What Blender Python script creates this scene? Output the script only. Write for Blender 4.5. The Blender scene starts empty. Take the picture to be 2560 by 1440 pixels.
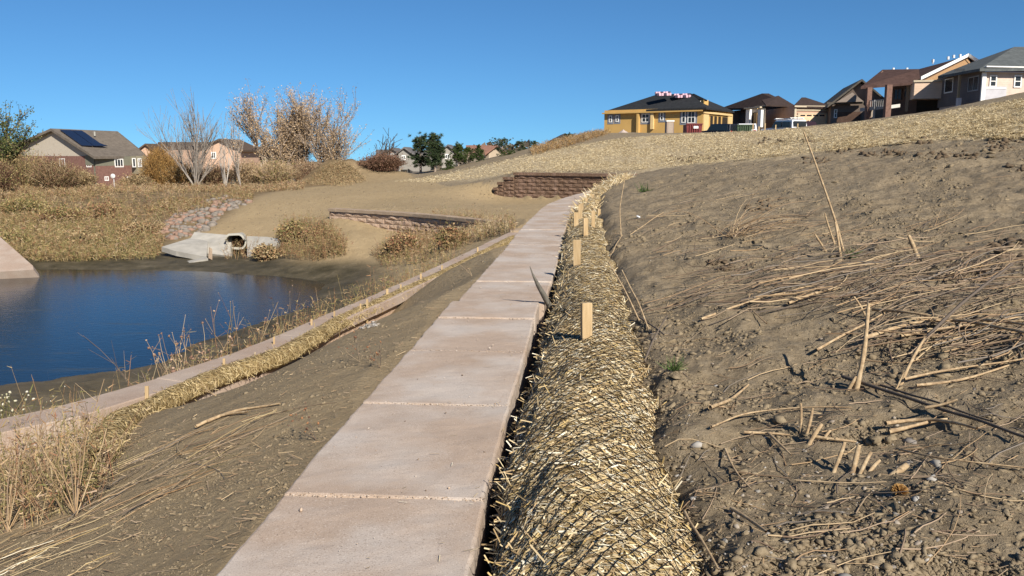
import bpy, math, random
import numpy as np
from mathutils import Vector, Matrix
PI = math.pi
S = bpy.context.scene
COL = S.collection
# ------------------------------------------------------------------ camera, sky, sun, exposure
F, PITCH, CZ = 2130.0, math.radians(8.94), 1.2
cd = bpy.data.cameras.new('camera'); cam = bpy.data.objects.new('camera', cd); COL.objects.link(cam)
cam.location = (0, 0, CZ); cam.rotation_euler = (PI/2-PITCH, 0, 0)
cd.sensor_width = 36; cd.lens = F/2560*36; cd.clip_start = .05; cd.clip_end = 5000
S.camera = cam
SUN_EL = math.radians(34); sx, sy = .46, -.89
wd = bpy.data.worlds.new('World'); S.world = wd; wd.use_nodes = True
wn = wd.node_tree.nodes; sky = wn.new('ShaderNodeTexSky'); sky.sky_type = 'NISHITA'; sky.sun_disc = False
sky.sun_elevation = SUN_EL; sky.sun_rotation = math.atan2(sx, sy); sky.altitude = 1700; sky.air_density = 1.0
sky.dust_density = .2; sky.ozone_density = 2.0
tc = wn.new('ShaderNodeTexCoord'); mp_ = wn.new('ShaderNodeMapping'); mp_.inputs['Location'].default_value = (0, 0, .06)
wd.node_tree.links.new(tc.outputs['Generated'], mp_.inputs[0]); wd.node_tree.links.new(mp_.outputs[0], sky.inputs[0])
hs = wn.new('ShaderNodeMix'); hs.data_type = 'RGBA'; hs.blend_type = 'MULTIPLY'; hs.inputs[0].default_value = 1; hs.inputs[7].default_value = (.42, .77, 1.03, 1)
wd.node_tree.links.new(sky.outputs[0], hs.inputs[6]); wd.node_tree.links.new(hs.outputs[2], wn['Background'].inputs[0]); wn['Background'].inputs[1].default_value = .056
sd = bpy.data.lights.new('sun', 'SUN'); sd.energy = 4.0; sd.angle = math.radians(.5); sd.color = (1, .93, .82)
so = bpy.data.objects.new('sun', sd); COL.objects.link(so)
n_ = math.hypot(sx, sy); sdir = Vector((sx/n_*math.cos(SUN_EL), sy/n_*math.cos(SUN_EL), math.sin(SUN_EL)))
so.rotation_euler = sdir.to_track_quat('Z', 'Y').to_euler(); so.location = (20, -10, 30)
S.view_settings.view_transform = 'Standard'; S.view_settings.look = 'None'; S.view_settings.gamma = 1
S.view_settings.exposure = .85
cy = S.cycles; cy.max_bounces = 5; cy.diffuse_bounces = 3; cy.glossy_bounces = 3; cy.transparent_max_bounces = 6
# ------------------------------------------------------------------ pixels of the photo (2560 wide) <-> points
CPI, SPI = math.cos(PITCH), math.sin(PITCH)
def ray(u, v):
    x = (np.asarray(u, float)-1280)/F; d = (np.asarray(v, float)-720)/F
    return x, CPI-d*SPI, -SPI-d*CPI
def Q(u, v, Y):                         # point at distance Y along the view
    x, y, z = ray(u, v); t = Y/y
    return Vector((float(x*t), float(Y), float(CZ+z*t)))
def onz(u, v, z0):                      # point at height z0
    x, y, z = ray(u, v); t = (z0-CZ)/z
    return (float(x*t), float(y*t))
# ------------------------------------------------------------------ noise
def hsh(i, j, s):
    h = (i.astype(np.int64)*374761393 + j.astype(np.int64)*668265263 + s*974634777) & 0x7fffffff
    h = ((h ^ (h >> 13))*1274126177) & 0x7fffffff
    return ((h ^ (h >> 16)) & 0xffff)/65535.0
def vn(x, y, s=0):
    xi = np.floor(x); yi = np.floor(y); fx = x-xi; fy = y-yi
    fx = fx*fx*(3-2*fx); fy = fy*fy*(3-2*fy)
    a = hsh(xi, yi, s); b = hsh(xi+1, yi, s); c = hsh(xi, yi+1, s); d = hsh(xi+1, yi+1, s)
    return (a*(1-fx)+b*fx)*(1-fy)+(c*(1-fx)+d*fx)*fy
def fbm(x, y, s=0, o=4, g=.5):
    r = 0; a = 1; w = 0
    for k in range(o):
        r = r+a*vn(x*2**k+k*17.3, y*2**k-k*9.1, s+k); w += a; a *= g
    return r/w
def ss(a, b, x):
    t = np.clip((x-a)/(b-a), 0, 1); return t*t*(3-2*t)
# ------------------------------------------------------------------ plan of the walls
def smooth_path(pts, step=.1, it=6, ends=True):
    p = np.array(pts, float); d = np.r_[0, np.cumsum(np.hypot(*np.diff(p[:, :2], axis=0).T))]
    s = np.arange(0, d[-1], step); s = np.r_[s, d[-1]]
    q = np.stack([np.interp(s, d, p[:, k]) for k in range(p.shape[1])], 1)
    for _ in range(it*6):
        q[1:-1] = .25*q[:-2]+.5*q[1:-1]+.25*q[2:]
    return q
W1 = smooth_path([(-.83, -6), (-.60, 0), (-.49, 2.3), (-.435, 2.95), (-.35, 4.1), (-.25, 5.2), (-.17, 6.4), (.13, 9.7), (.42, 13.25),
                  (.72, 16.5), (1.08, 20), (1.6, 23), (2.25, 25.7), (3.2, 29.5), (4.5, 33.9)], .1)
ZT = -.6
W2 = smooth_path([(-12, 1.5), (-5.6, 3.9)]+[onz(u, v, ZT) for u, v in ((0, 1072), (170, 1030), (375, 970), (650, 878), (800, 808), (1000, 722), (1150, 650), (1290, 581))], .1, 3)
W3 = smooth_path([(float(W2[-1, 0])+.05, float(W2[-1, 1])+.45)]+[onz(u, v, ZT) for u, v in ((1305, 559), (1180, 545), (1050, 533), (940, 526), (830, 520))], .1, 2)
W4 = smooth_path([(4.75, 33.7), (3.4, 34.5), (1.6, 35.8), (.1, 36.8)], .1, 1)
def pdist(x, y, path, stride=3):
    p = path[::stride]; p = np.vstack([p, path[-1]])
    best = np.full(x.shape, 1e9)
    for a, b in zip(p[:-1], p[1:]):
        dx, dy = b[0]-a[0], b[1]-a[1]; L = dx*dx+dy*dy+1e-12
        t = np.clip(((x-a[0])*dx+(y-a[1])*dy)/L, 0, 1)
        best = np.minimum(best, np.hypot(x-a[0]-t*dx, y-a[1]-t*dy))
    return best
def inside(x, y, poly):
    r = np.zeros(x.shape, bool); n = len(poly)
    for i in range(n):
        x1, y1 = poly[i][:2]; x2, y2 = poly[(i+1) % n][:2]
        if y1 == y2: continue
        c = ((y1 > y) != (y2 > y)) & (x < (x2-x1)*(y-y1)/(y2-y1)+x1); r ^= c
    return r
BA = np.vstack([W1[::3], W4[::3, :2], [(-3, 40), (-9, 60), (-20, 120), (-60, 400), (-60, 3000)]])      # border between the high side and the terrace
polyA = list(map(tuple, BA))+[(3000, 3000), (3000, -500), (-3, -500)]
BC = np.vstack([W2[::3], W3[::3], [(-9, 33), (-16, 42), (-40, 60), (-200, 80)]])
polyC = list(map(tuple, BC))+[(-300, 80), (-300, -60), (-14, -60)]
# ------------------------------------------------------------------ heights
def xw(y): return np.interp(y, W1[:, 1], W1[:, 0])+.36
def zr(x, y): return .0+.012*y+(.12+.002*y)*(x-xw(y))
def P3(u, v, Y): q = Q(u, v, Y); return (q.x, q.y, q.z)
Sh = []
Sh += [P3(*a) for a in ((1240, 405, 52), (1400, 368, 57), (1520, 334, 62), (1060, 440, 52), (920, 456, 48), (700, 470, 46), (1150, 462, 40), (1000, 492, 37),
                        (640, 480, 43), (500, 498, 39), (560, 540, 34), (300, 480, 44), (100, 488, 42), (100, 560, 34), (-150, 560, 34), (-200, 480, 44),
                        (300, 560, 33.5), (420, 600, 30.5), (780, 560, 30.8), (1650, 333, 62), (1800, 331, 60), (2060, 313, 52), (2300, 284, 46), (2560, 243, 40), (680, 560, 32.5), (760, 520, 35), (900, 490, 37), (1000, 512, 33))]
for u, v in ((1520, 334), (1800, 326), (2060, 312), (2300, 280), (2560, 242), (2900, 200)):
    for Y, dz in ((76, 1.3), (105, 2.2), (160, 5), (400, 12)):
        x, y, z = P3(u, v, Y); Sh.append((x, y, z-dz))
for u, v in ((300, 480), (640, 478), (1000, 445), (1240, 405), (-300, 480), (1400, 368)):
    for Y, dz in ((75, .6), (110, 1.0), (200, 2.5), (500, 6)):
        x, y, z = P3(u, v, Y); Sh.append((x, y, min(z, -.5 if u < 900 else 2)-dz))
Sh += [(-60, 20, -.6), (-60, -40, -.6), (-90, 45, -1)]
A_ = [(x, y, float(zr(np.array(float(x)), np.array(float(y))))) for x, y in ((.8, -3), (3, -3), (8, -6), (.9, 1), (3, 1), (7, 2), (1.1, 4), (3, 5), (8, 6), (15, 5), (1.6, 10), (4, 10), (10, 12),
      (2.2, 17), (6, 18), (13, 19), (20, 22), (3.4, 24), (7, 26), (12, 28), (20, 31), (6, 32), (9, 36), (14, 38), (24, 38), (30, 24))]
A_ += [(5.5, 35.2, .42), (3.6, 36.2, .42), (1.8, 37.4, .4), (.2, 38.2, .38), (2.5, 43, .75), (0, 44, .45), (8, 46, 1.3), (40, 5, 5), (40, -30, 4.5), (4, -30, .1)]
B_ = []
for y in (-4, 0, 2, 4, 6, 8, 10, 13, 16, 19, 22, 25, 28, 31): B_.append((float(xw(np.array(float(y))))-.82, y, -.04-.055*max(0, min(y-9, 10))-.004*max(0, y-19)))
for k in range(60, len(W2), 18): B_.append((W2[k, 0]+.35, W2[k, 1]-.1, -.73))
B_ += [(-3.6, 4.6, -.84), (-3.2, 5.2, -.82), (-2.6, 3.6, -.62), (-3.5, 2.5, -.85), (-6, 1.5, -.9), (-1.6, 1.5, -.2), (-1.5, 4.5, -.2), (-1.3, 7, -.25), (-.95, 11, -.38), (-2.3, -3, -.5)]
for k in range(4, len(W3), 14): B_.append((W3[k, 0]+.25, W3[k, 1]+.4, -.62))
B_ += [P3(1250, 508, 35.5), P3(1340, 512, 34), P3(1200, 515, 31), P3(1100, 500, 34.5), P3(1230, 492, 37), (3.4, 33, -.6), (2.6, 31, -.58), (1.2, 35.3, -.72), (0, 36.3, -.72), (-1.5, 38.5, -.1)]
WZ = -2.2
C_ = [P3(*a) for a in ((845, 533, 29.2), (930, 566, 27.4), (1000, 586, 26.4), (900, 700, 21.5), (1000, 640, 24), (1100, 620, 23), (1200, 590, 22), (830, 560, 28), (850, 596, 26), (1050, 596, 25.5), (700, 640, 27), (700, 604, 29.5), (600, 648, 26.9), (450, 645, 27.4))]
for u, v in ((0, 965), (150, 946), (400, 908), (640, 810), (700, 791), (792, 752), (790, 733), (700, 692), (560, 683), (400, 676), (200, 674)): C_.append(onz(u, v, WZ)+(WZ,))
for u, v in ((300, 800), (80, 760), (500, 735), (150, 860), (620, 740), (-200, 800), (-300, 900), (330, 720), (-200, 700)): C_.append(onz(u, v, WZ)+(WZ-.4,))
for u, v in ((60, 990), (250, 952), (420, 926), (560, 860), (-100, 1010), (850, 765), (860, 700), (400, 655), (200, 655), (60, 655)): C_.append(onz(u, v, WZ+.1)+(WZ+.1,))
for k in range(24, len(W2)-10, 18): C_ += [(W2[k, 0]-.45, W2[k, 1]+.12, -1.15), (W2[k, 0]-1.3, W2[k, 1]+.35, -1.75)]
C_ += [(-14, 5, -2.0), (-30, 10, -2.6), (-22, 22, -2.6), (-30, 25, -2.3)]
def tps(pts):
    p = np.array(pts, float); n = len(p); X = p[:, :2]/20
    r2 = ((X[:, None]-X[None])**2).sum(-1); K = np.where(r2 > 0, r2*np.log(r2+1e-12), 0)+np.eye(n)*1e-5
    Pm = np.c_[np.ones(n), X]; M = np.block([[K, Pm], [Pm.T, np.zeros((3, 3))]])
    w = np.linalg.solve(M, np.r_[p[:, 2], 0, 0, 0])
    def f(x, y):
        out = w[n]+w[n+1]*x/20+w[n+2]*y/20
        for i in range(n):
            r = (x/20-X[i, 0])**2+(y/20-X[i, 1])**2; out = out+w[i]*r*np.log(r+1e-12)
        return out
    return f
fA, fB, fC = tps(Sh+A_), tps(Sh+B_), tps(Sh+C_)
def height(x, y):
    shp = x.shape; x = x.ravel(); y = y.ravel()
    rr = np.hypot(x, y); k = np.minimum(1, 420/np.maximum(rr, 1e-6)); xc, yc = x*k, y*k; yc = np.maximum(yc, -60)
    a, b, c = fA(xc, yc), fB(xc, yc), fC(xc, yc)
    dA = pdist(x, y, BA, 1); dA = np.where(inside(x, y, polyA), dA, -dA)
    dC = pdist(x, y, BC, 1); dC = np.where(inside(x, y, polyC), dC, -dC)
    dW1 = pdist(x, y, W1, 5)
    # the trench along the right side of the tall wall, where the big straw roll lies
    inA = dA > 0
    a = a-.36*(1-ss(.6, 1.16, dW1))*inA*(1-ss(30, 34, y))
    # fine relief
    near = 1-ss(14, 60, rr)
    clod = fbm(x*3.1, y*3.1, 3, 5, .6)
    rid = 1-np.abs(2*fbm(x*1.1, y*1.6, 9, 4)-1)
    a = a+near*((clod-.5)*.12+(rid-.8)*.085+.05*ss(.55, .75, fbm(x*1.7, y*2.2, 91, 4)))*ss(.38, .75, dA)+(fbm(x*.35, y*.35, 21, 4)-.5)*.22*ss(2, 8, dA)
    row = np.sin((x*.35-y*1.0)*2.2+3*fbm(x*.4, y*.4, 4, 3))
    b = b+near*((clod-.5)*.028+.006*row)+(fbm(x*.3, y*.3, 31, 3)-.5)*.12*ss(24, 40, y)
    c = c+(fbm(x*.8, y*.8, 41, 5)-.5)*.16*ss(18, 40, rr)+(clod-.5)*.05*near
    b = b-.0+np.minimum(0, -.035-b)*(1-ss(.45, .62, dW1))*(y < 30)
    foot = (1-ss(.25, .335, dW1))*(y < 33); b = b-.2*foot
    wA = np.where(y < 37.9, np.where((y > 33.6) & (x > -2.5), ss(.1, .36, dA), ss(-.12, .12, dA)), ss(-1.5, 1.5, dA)); wC = np.where(x > -6.2, np.where(y < 21, ss(-.1, .1, dC), ss(-.34, -.12, dC)), ss(-1.5, 1.5, dC))
    wA = np.where((y > 37.9) | ((x < -.9) & (y > 36.4)), ss(-.12-(y-36.4)*.6, .12+(y-36.4)*.6, dA), wA)
    wC = np.where((y > 29.2) & (x < -5.7), ss(-.1-np.abs(-5.7-x)*.5, .1+np.abs(-5.7-x)*.5, dC), wC)
    z = b*(1-wC)+c*wC; z = z*(1-wA)+a*wA
    # spoil heap in front of the cottonwood
    mx, my = -10.1, 50.; e = ((x-mx)/1.9)**2+((y-my)/1.6)**2
    z = z+1.45*np.exp(-e*1.05)*(.85+.3*fbm(x*1.2, y*1.2, 51, 3))+.5*np.exp(-((x+7.2)/1.6)**2-((y-50.5)/1.6)**2)
    # old brown bank behind the straw-covered slope
    z = z+.5*np.exp(-((x-6)/2.5)**2-((y-72)/5)**2)
    return z.reshape(shp)
fine = np.radians(np.arange(-37, 37.01, .105)); co = np.radians(np.r_[np.arange(-180, -37, 5.5), []]); co2 = np.radians(np.arange(41, 180, 5.5))
ANG = np.r_[co, fine, co2]
RAD = np.r_[.35*1.0065**np.arange(0, 660), ]; RAD = np.r_[RAD, RAD[-1]*1.011**np.arange(1, 410)]; RAD = RAD[RAD < 2500]
RR, AA = np.meshgrid(RAD, ANG, indexing='ij')
GX, GY = RR*np.sin(AA), RR*np.cos(AA); GZ = height(GX, GY)
LR, = (np.log(RAD),)
def gz(x, y):                            # ground height by lookup in the grid
    x = np.asarray(x, float); y = np.asarray(y, float); r = np.log(np.maximum(np.hypot(x, y), RAD[0])); a = np.arctan2(x, y)
    i = np.clip(np.searchsorted(LR, r)-1, 0, len(RAD)-2); j = np.clip(np.searchsorted(ANG, a)-1, 0, len(ANG)-2)
    fr = np.clip((r-LR[i])/(LR[i+1]-LR[i]), 0, 1); fa = np.clip((a-ANG[j])/(ANG[j+1]-ANG[j]), 0, 1)
    return (GZ[i, j]*(1-fa)+GZ[i, j+1]*fa)*(1-fr)+(GZ[i+1, j]*(1-fa)+GZ[i+1, j+1]*fa)*fr
def hit(u, v, tmin=1.0):                 # where the line of sight through a pixel meets the ground (vectorised)
    u = np.atleast_1d(np.asarray(u, float)); v = np.atleast_1d(np.asarray(v, float)); x, y, z = ray(u, v)
    t = np.full(u.shape, tmin); lo = t.copy(); hi = np.full(u.shape, 160.); done = np.zeros(u.shape, bool)
    for _ in range(380):
        tn = t*1.0135; zz = CZ+z*tn; b = (zz < gz(x*tn, y*tn)) & ~done
        hi = np.where(b, tn, hi); lo = np.where(b, t, lo); done |= b; t = tn
        if done.all() or t[0] > 160: break
    for _ in range(10):
        m = (lo+hi)/2; b = CZ+z*m < gz(x*m, y*m); hi = np.where(b, m, hi); lo = np.where(b, lo, m)
    p = np.stack([x*hi, y*hi, CZ+z*hi], 1); p[:, 2] = gz(p[:, 0], p[:, 1])
    return p, done
def hit1(u, v, tmin=1.0): return Vector(hit(u, v, tmin)[0][0])
# ------------------------------------------------------------------ objects
def tag(o, label=None, cat=None, group=None, kind=None):
    if label: o['label'] = label
    if cat: o['category'] = cat
    if group: o['group'] = group
    if kind: o['kind'] = kind
    return o
def empty(name, loc, label, cat, group=None, rz=0):
    o = bpy.data.objects.new(name, None); COL.objects.link(o); o.location = loc; o.rotation_euler = (0, 0, rz); o.empty_display_size = .1
    return tag(o, label, cat, group)
def link(name, me, parent=None):
    o = bpy.data.objects.new(name, me); COL.objects.link(o)
    if parent is not None:
        o.parent = parent
        W = lambda q: (W(q.parent) @ q.matrix_parent_inverse if q.parent else Matrix()) @ q.matrix_basis
        o.matrix_parent_inverse = W(parent).inverted()
    return o
def mnp(name, V, Fc, mats, parent=None, smooth=False, mi=None):
    V = np.asarray(V, np.float32); Fc = np.asarray(Fc, np.int32); me = bpy.data.meshes.new(name)
    me.vertices.add(len(V)); me.vertices.foreach_set('co', V.ravel()); k = Fc.shape[1]
    me.loops.add(Fc.size); me.loops.foreach_set('vertex_index', Fc.ravel()); me.polygons.add(len(Fc))
    me.polygons.foreach_set('loop_start', np.arange(0, Fc.size, k, dtype=np.int32)); me.polygons.foreach_set('loop_total', np.full(len(Fc), k, np.int32))
    if mi is not None: me.polygons.foreach_set('material_index', np.asarray(mi, np.int32))
    if smooth: me.polygons.foreach_set('use_smooth', np.ones(len(Fc), bool))
    me.update(calc_edges=True)
    for m in (mats if isinstance(mats, (list, tuple)) else [mats]): me.materials.append(m)
    return link(name, me, parent)
class MB:
    def __init__(s): s.v = []; s.f = []
    def add(s, V, Fs):
        o = len(s.v); s.v += [tuple(map(float, p)) for p in V]; s.f += [tuple(int(i)+o for i in f) for f in Fs]; return s
    def box(s, a, b):
        (x0, y0, z0), (x1, y1, z1) = a, b
        return s.add([(x0, y0, z0), (x1, y0, z0), (x1, y1, z0), (x0, y1, z0), (x0, y0, z1), (x1, y0, z1), (x1, y1, z1), (x0, y1, z1)],
                     [(0, 3, 2, 1), (4, 5, 6, 7), (0, 1, 5, 4), (1, 2, 6, 5), (2, 3, 7, 6), (3, 0, 4, 7)])
    def hexa(s, c):                      # 8 corners: 4 bottom, 4 top
        return s.add(c, [(0, 3, 2, 1), (4, 5, 6, 7), (0, 1, 5, 4), (1, 2, 6, 5), (2, 3, 7, 6), (3, 0, 4, 7)])
    def prism(s, poly, z0, z1):
        n = len(poly); V = [(x, y, z0) for x, y in poly]+[(x, y, z1) for x, y in poly]
        return s.add(V, [tuple(range(n-1, -1, -1)), tuple(range(n, 2*n))]+[(i, (i+1) % n, n+(i+1) % n, n+i) for i in range(n)])
    def tube(s, path, rad, n=6):
        V, Fq = tube(path, rad, n); s.add(V, Fq)
        m = len(V); s.f.append(tuple(len(s.v)-m+i for i in range(n-1, -1, -1))); s.f.append(tuple(len(s.v)-n+i for i in range(n))); return s
    def build(s, name, mat, parent=None, smooth=False, bevel=0):
        me = bpy.data.meshes.new(name); me.from_pydata(s.v, [], s.f); me.update()
        for m in (mat if isinstance(mat, (list, tuple)) else [mat]): me.materials.append(m)
        if smooth: me.polygons.foreach_set('use_smooth', np.ones(len(me.polygons), bool))
        o = link(name, me, parent)
        if bevel:
            b = o.modifiers.new('bevel', 'BEVEL'); b.width = bevel; b.segments = 2; b.limit_method = 'ANGLE'
        return o
def tube(path, rad, n=4):
    p = np.array([tuple(q) for q in path], float); m = len(p); r = np.broadcast_to(np.asarray(rad, float), (m,))
    t = np.gradient(p, axis=0); t /= np.linalg.norm(t, axis=1)[:, None]+1e-9
    up = np.array([0, 0, 1.]) if abs(t[:, 2]).mean() < .8 else np.array([1., 0, 0])
    a = np.cross(t, up); a /= np.linalg.norm(a, axis=1)[:, None]+1e-9; b = np.cross(t, a)
    th = np.arange(n)*2*PI/n
    V = p[:, None]+r[:, None, None]*(np.cos(th)[None, :, None]*a[:, None]+np.sin(th)[None, :, None]*b[:, None])
    i = np.arange(m-1)[:, None]*n; j = np.arange(n)[None]; jn = (j+1) % n
    Fq = np.stack([i+j, i+jn, i+n+jn, i+n+j], -1).reshape(-1, 4)
    return V.reshape(-1, 3), Fq
class Soup:                              # many quads in numpy
    def __init__(s): s.V = []; s.F = []; s.m = []; s.n = 0
    def add(s, V, Fq, mi=0):
        s.V.append(np.asarray(V, float)); s.F.append(np.asarray(Fq)+s.n); s.m.append(np.full(len(Fq), mi)); s.n += len(V)
    def tube(s, path, rad, n=3, mi=0): s.add(*tube(path, rad, n), mi)
    def blades(s, P, D, L, W, N=None, mi=0, taper=1.0, bend=None):   # flat strips centred on P along D
        P = np.asarray(P, float); D = np.asarray(D, float); D = D/(np.linalg.norm(D, axis=1)[:, None]+1e-9); k = len(P)
        if N is None: N = RNG.normal(size=(k, 3))
        Wv = np.cross(D, N); Wv /= np.linalg.norm(Wv, axis=1)[:, None]+1e-9
        L = np.broadcast_to(L, (k,))[:, None]; W = np.broadcast_to(W, (k,))[:, None]
        a, b = P-D*L/2, P+D*L/2
        V = np.stack([a-Wv*W/2, a+Wv*W/2, b+Wv*W/2*taper, b-Wv*W/2*taper], 1).reshape(-1, 3)
        s.add(V, np.arange(4*k).reshape(-1, 4), mi)
    def build(s, name, mats, parent=None, smooth=False):
        return mnp(name, np.concatenate(s.V), np.concatenate(s.F), mats, parent, smooth, np.concatenate(s.m))
RNG = np.random.default_rng(7); random.seed(7)
# ------------------------------------------------------------------ materials
class NT:
    def __init__(s, name, rough=.9, spec=.25):
        s.m = bpy.data.materials.new(name); s.m.use_nodes = True; s.t = s.m.node_tree; s.b = s.t.nodes['Principled BSDF']
        s.b.inputs['Roughness'].default_value = rough; s.b.inputs['Specular IOR Level'].default_value = spec
    def n(s, ty, **kw):
        o = s.t.nodes.new(ty)
        for k, v in kw.items(): setattr(o, k, v)
        return o
    def l(s, a, b): s.t.links.new(a, b)
    def co(s, scale=(1, 1, 1)):
        t = s.n('ShaderNodeNewGeometry'); mp = s.n('ShaderNodeMapping'); mp.inputs['Scale'].default_value = scale; s.l(t.outputs['Position'], mp.inputs[0]); return mp.outputs[0]
    def noise(s, sc, det=4, rough=.6, scale=(1, 1, 1)):
        q = s.n('ShaderNodeTexNoise'); q.inputs['Scale'].default_value = sc; q.inputs['Detail'].default_value = det; q.inputs['Roughness'].default_value = rough
        s.l(s.co(scale), q.inputs['Vector']); return q.outputs['Fac']
    def ramp(s, fac, stops, interp='LINEAR'):
        r = s.n('ShaderNodeValToRGB'); r.color_ramp.interpolation = interp; e = r.color_ramp.elements
        while len(e) < len(stops): e.new(.5)
        for q, (p, c) in zip(e, stops): q.position = p; q.color = (*c, 1)
        s.l(fac, r.inputs[0]); return r.outputs[0]
    def mix(s, f, a, b, bt='MIX'):
        q = s.n('ShaderNodeMix', data_type='RGBA', blend_type=bt)
        for sock, val in ((q.inputs[0], f), (q.inputs[6], a), (q.inputs[7], b)):
            if isinstance(val, (int, float)): sock.default_value = val
            elif isinstance(val, tuple): sock.default_value = (*val, 1)
            else: s.l(val, sock)
        return q.outputs[2]
    def bump(s, h, st=.5, d=.02):
        q = s.n('ShaderNodeBump'); q.inputs['Strength'].default_value = st; q.inputs['Distance'].default_value = d; s.l(h, q.inputs['Height'])
        if s.b.inputs['Normal'].is_linked: s.l(s.b.inputs['Normal'].links[0].from_socket, q.inputs['Normal'])
        s.l(q.outputs[0], s.b.inputs['Normal'])
    def col(s, c): s.l(c, s.b.inputs['Base Color']); return s.m
    def math(s, op, a, b=0.):
        q = s.n('ShaderNodeMath', operation=op)
        for i, v in enumerate((a, b)):
            if isinstance(v, (int, float)): q.inputs[i].default_value = v
            else: s.l(v, q.inputs[i])
        return q.outputs[0]
def island(name, cols, rough=.8, spec=.25, tl=0):
    m = NT(name, rough, spec); g = m.n('ShaderNodeNewGeometry')
    c = m.ramp(g.outputs['Random Per Island'], [(i/max(1, len(cols)), q) for i, q in enumerate(cols)], 'CONSTANT')
    return m.col(c)
def plain(name, c, rough=.8, spec=.3, var=.12, sc=6, bump=0, metal=0):
    m = NT(name, rough, spec); n = m.noise(sc, 5, .65)
    m.col(m.ramp(n, [(.25, tuple(x*(1-var) for x in c)), (.75, tuple(min(1, x*(1+var)) for x in c))]))
    m.b.inputs['Metallic'].default_value = metal
    if bump: m.bump(n, .6, bump)
    return m.m
STRAW = island('straw', [(.50, .36, .15), (.60, .46, .25), (.40, .28, .14), (.66, .55, .34), (.45, .35, .20), (.30, .21, .11), (.56, .44, .26), (.78, .71, .54)], .65, .35)
STRAWP = island('pale_straw', [(.56, .45, .26), (.64, .53, .32), (.48, .37, .21), (.74, .64, .42), (.54, .43, .25), (.38, .29, .17), (.62, .51, .32)], .75, .25)
STALK = island('dry_stalk', [(.38, .26, .145), (.30, .20, .115), (.47, .35, .21), (.23, .155, .095), (.34, .25, .17)], .75, .25)
STALKD = island('weathered_stalk', [(.16, .11, .075), (.22, .16, .11), (.12, .095, .075), (.28, .21, .14), (.2, .17, .14)], .85)
WEED = island('dry_weed', [(.28, .19, .10), (.36, .27, .14), (.20, .14, .075), (.42, .33, .19), (.28, .17, .085), (.18, .15, .07), (.34, .23, .13)], .9, .15)
WEEDG = island('olive_weed', [(.22, .18, .075), (.30, .23, .10), (.17, .16, .06), (.34, .25, .11), (.27, .16, .08), (.15, .15, .05), (.32, .26, .13)], .9, .15)
WEEDR = island('rust_weed', [(.25, .12, .07), (.32, .18, .095), (.19, .10, .06), (.26, .19, .085), (.36, .25, .13), (.17, .14, .06)], .9, .15)
def m_ground():
    m = NT('earth', .95, .12); at = {}
    for k in ('straw', 'mud', 'tan', 'scrub', 'grit'):
        a = m.n('ShaderNodeAttribute'); a.attribute_name = k; at[k] = a.outputs['Fac']
    n1 = m.noise(.9, 8, .62); n2 = m.noise(14, 6, .7); n3 = m.noise(90, 3, .6)
    soil = m.mix(m.ramp(n1, [(.35, (0, 0, 0)), (.65, (1, 1, 1))]), (.20, .155, .10), (.28, .222, .148))
    soil = m.mix(.55, soil, m.ramp(n2, [(.3, (.12, .09, .055)), (.5, (.25, .195, .125)), (.72, (.34, .275, .19))]))
    soil = m.mix(m.ramp(n3, [(.62, (0, 0, 0)), (.72, (.5, .5, .5))]), soil, (.38, .32, .24))
    n4 = m.noise(.45, 5, .6); tan = m.mix(n4, (.33, .24, .13), (.40, .30, .18)); tan = m.mix(.3, tan, m.ramp(m.noise(3.2, 8, .7, (1, .5, 1)), [(.3, (.19, .14, .075)), (.7, (.37, .29, .17))]))
    c = m.mix(at['tan'], soil, tan)
    ns = m.noise(7, 7, .75); st = m.ramp(ns, [(.36, (.25, .19, .115)), (.47, (.42, .33, .20)), (.62, (.56, .46, .30))])
    f = m.math('MULTIPLY', at['straw'], m.ramp(m.noise(.7, 7, .65, (.6, 1.6, 1)), [(.3, (.55, .55, .55)), (.6, (1, 1, 1))])); c = m.mix(f, c, st)
    sc = m.ramp(m.noise(2.2, 8, .75), [(.3, (.10, .075, .04)), (.5, (.20, .14, .075)), (.7, (.30, .22, .13))]); c = m.mix(at['scrub'], c, sc)
    mud = m.ramp(m.noise(1.6, 8, .7), [(.35, (.05, .042, .024)), (.55, (.10, .082, .050)), (.7, (.16, .13, .085))]); c = m.mix(at['mud'], c, mud)
    m.col(c)
    m.l(m.ramp(at['mud'], [(0, (.95,)*3), (1, (.62,)*3)]), m.b.inputs['Roughness'])
    m.bump(m.noise(3.5, 6, .65), .6, .08); m.bump(m.noise(22, 8, .75), .8, .03); m.bump(m.noise(120, 3, .7), .5, .006)
    return m.m
def m_cap(name='cap_concrete', c1=(.405, .31, .238), c2=(.54, .495, .45), sc=1.6):
    m = NT(name, .9, .2)
    pat = m.ramp(m.noise(sc, 5, .55), [(.42, (0, 0, 0)), (.62, (.85, .85, .85))]); c = m.mix(pat, c1, c2)
    c = m.mix(.35, c, m.ramp(m.noise(5, 6, .7), [(.3, tuple(x*.72 for x in c1)), (.7, tuple(min(1, x*1.18) for x in c1))]))
    sp_ = m.noise(210, 2, .5); c = m.mix(m.ramp(sp_, [(.33, (.6, .6, .6)), (.4, (0, 0, 0))]), c, (.17, .12, .09)); c = m.mix(m.ramp(sp_, [(.63, (0, 0, 0)), (.7, (.5, .5, .5))]), c, (.72, .66, .58))
    c = m.mix(m.ramp(m.noise(2.3, 6, .6, (.6, 1.4, 1)), [(.62, (0, 0, 0)), (.75, (.35, .35, .35))]), c, (.30, .20, .13))
    m.col(c); m.bump(m.noise(160, 4, .7), .35, .004); m.bump(m.noise(14, 4, .6), .2, .01); return m.m
CAP = m_cap(); CAP2 = m_cap('lower_cap_concrete', (.36, .27, .21), (.43, .36, .30), 2)
CAPG = m_cap('tan_cap_concrete', (.34, .25, .17), (.40, .31, .22), 2)
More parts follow.
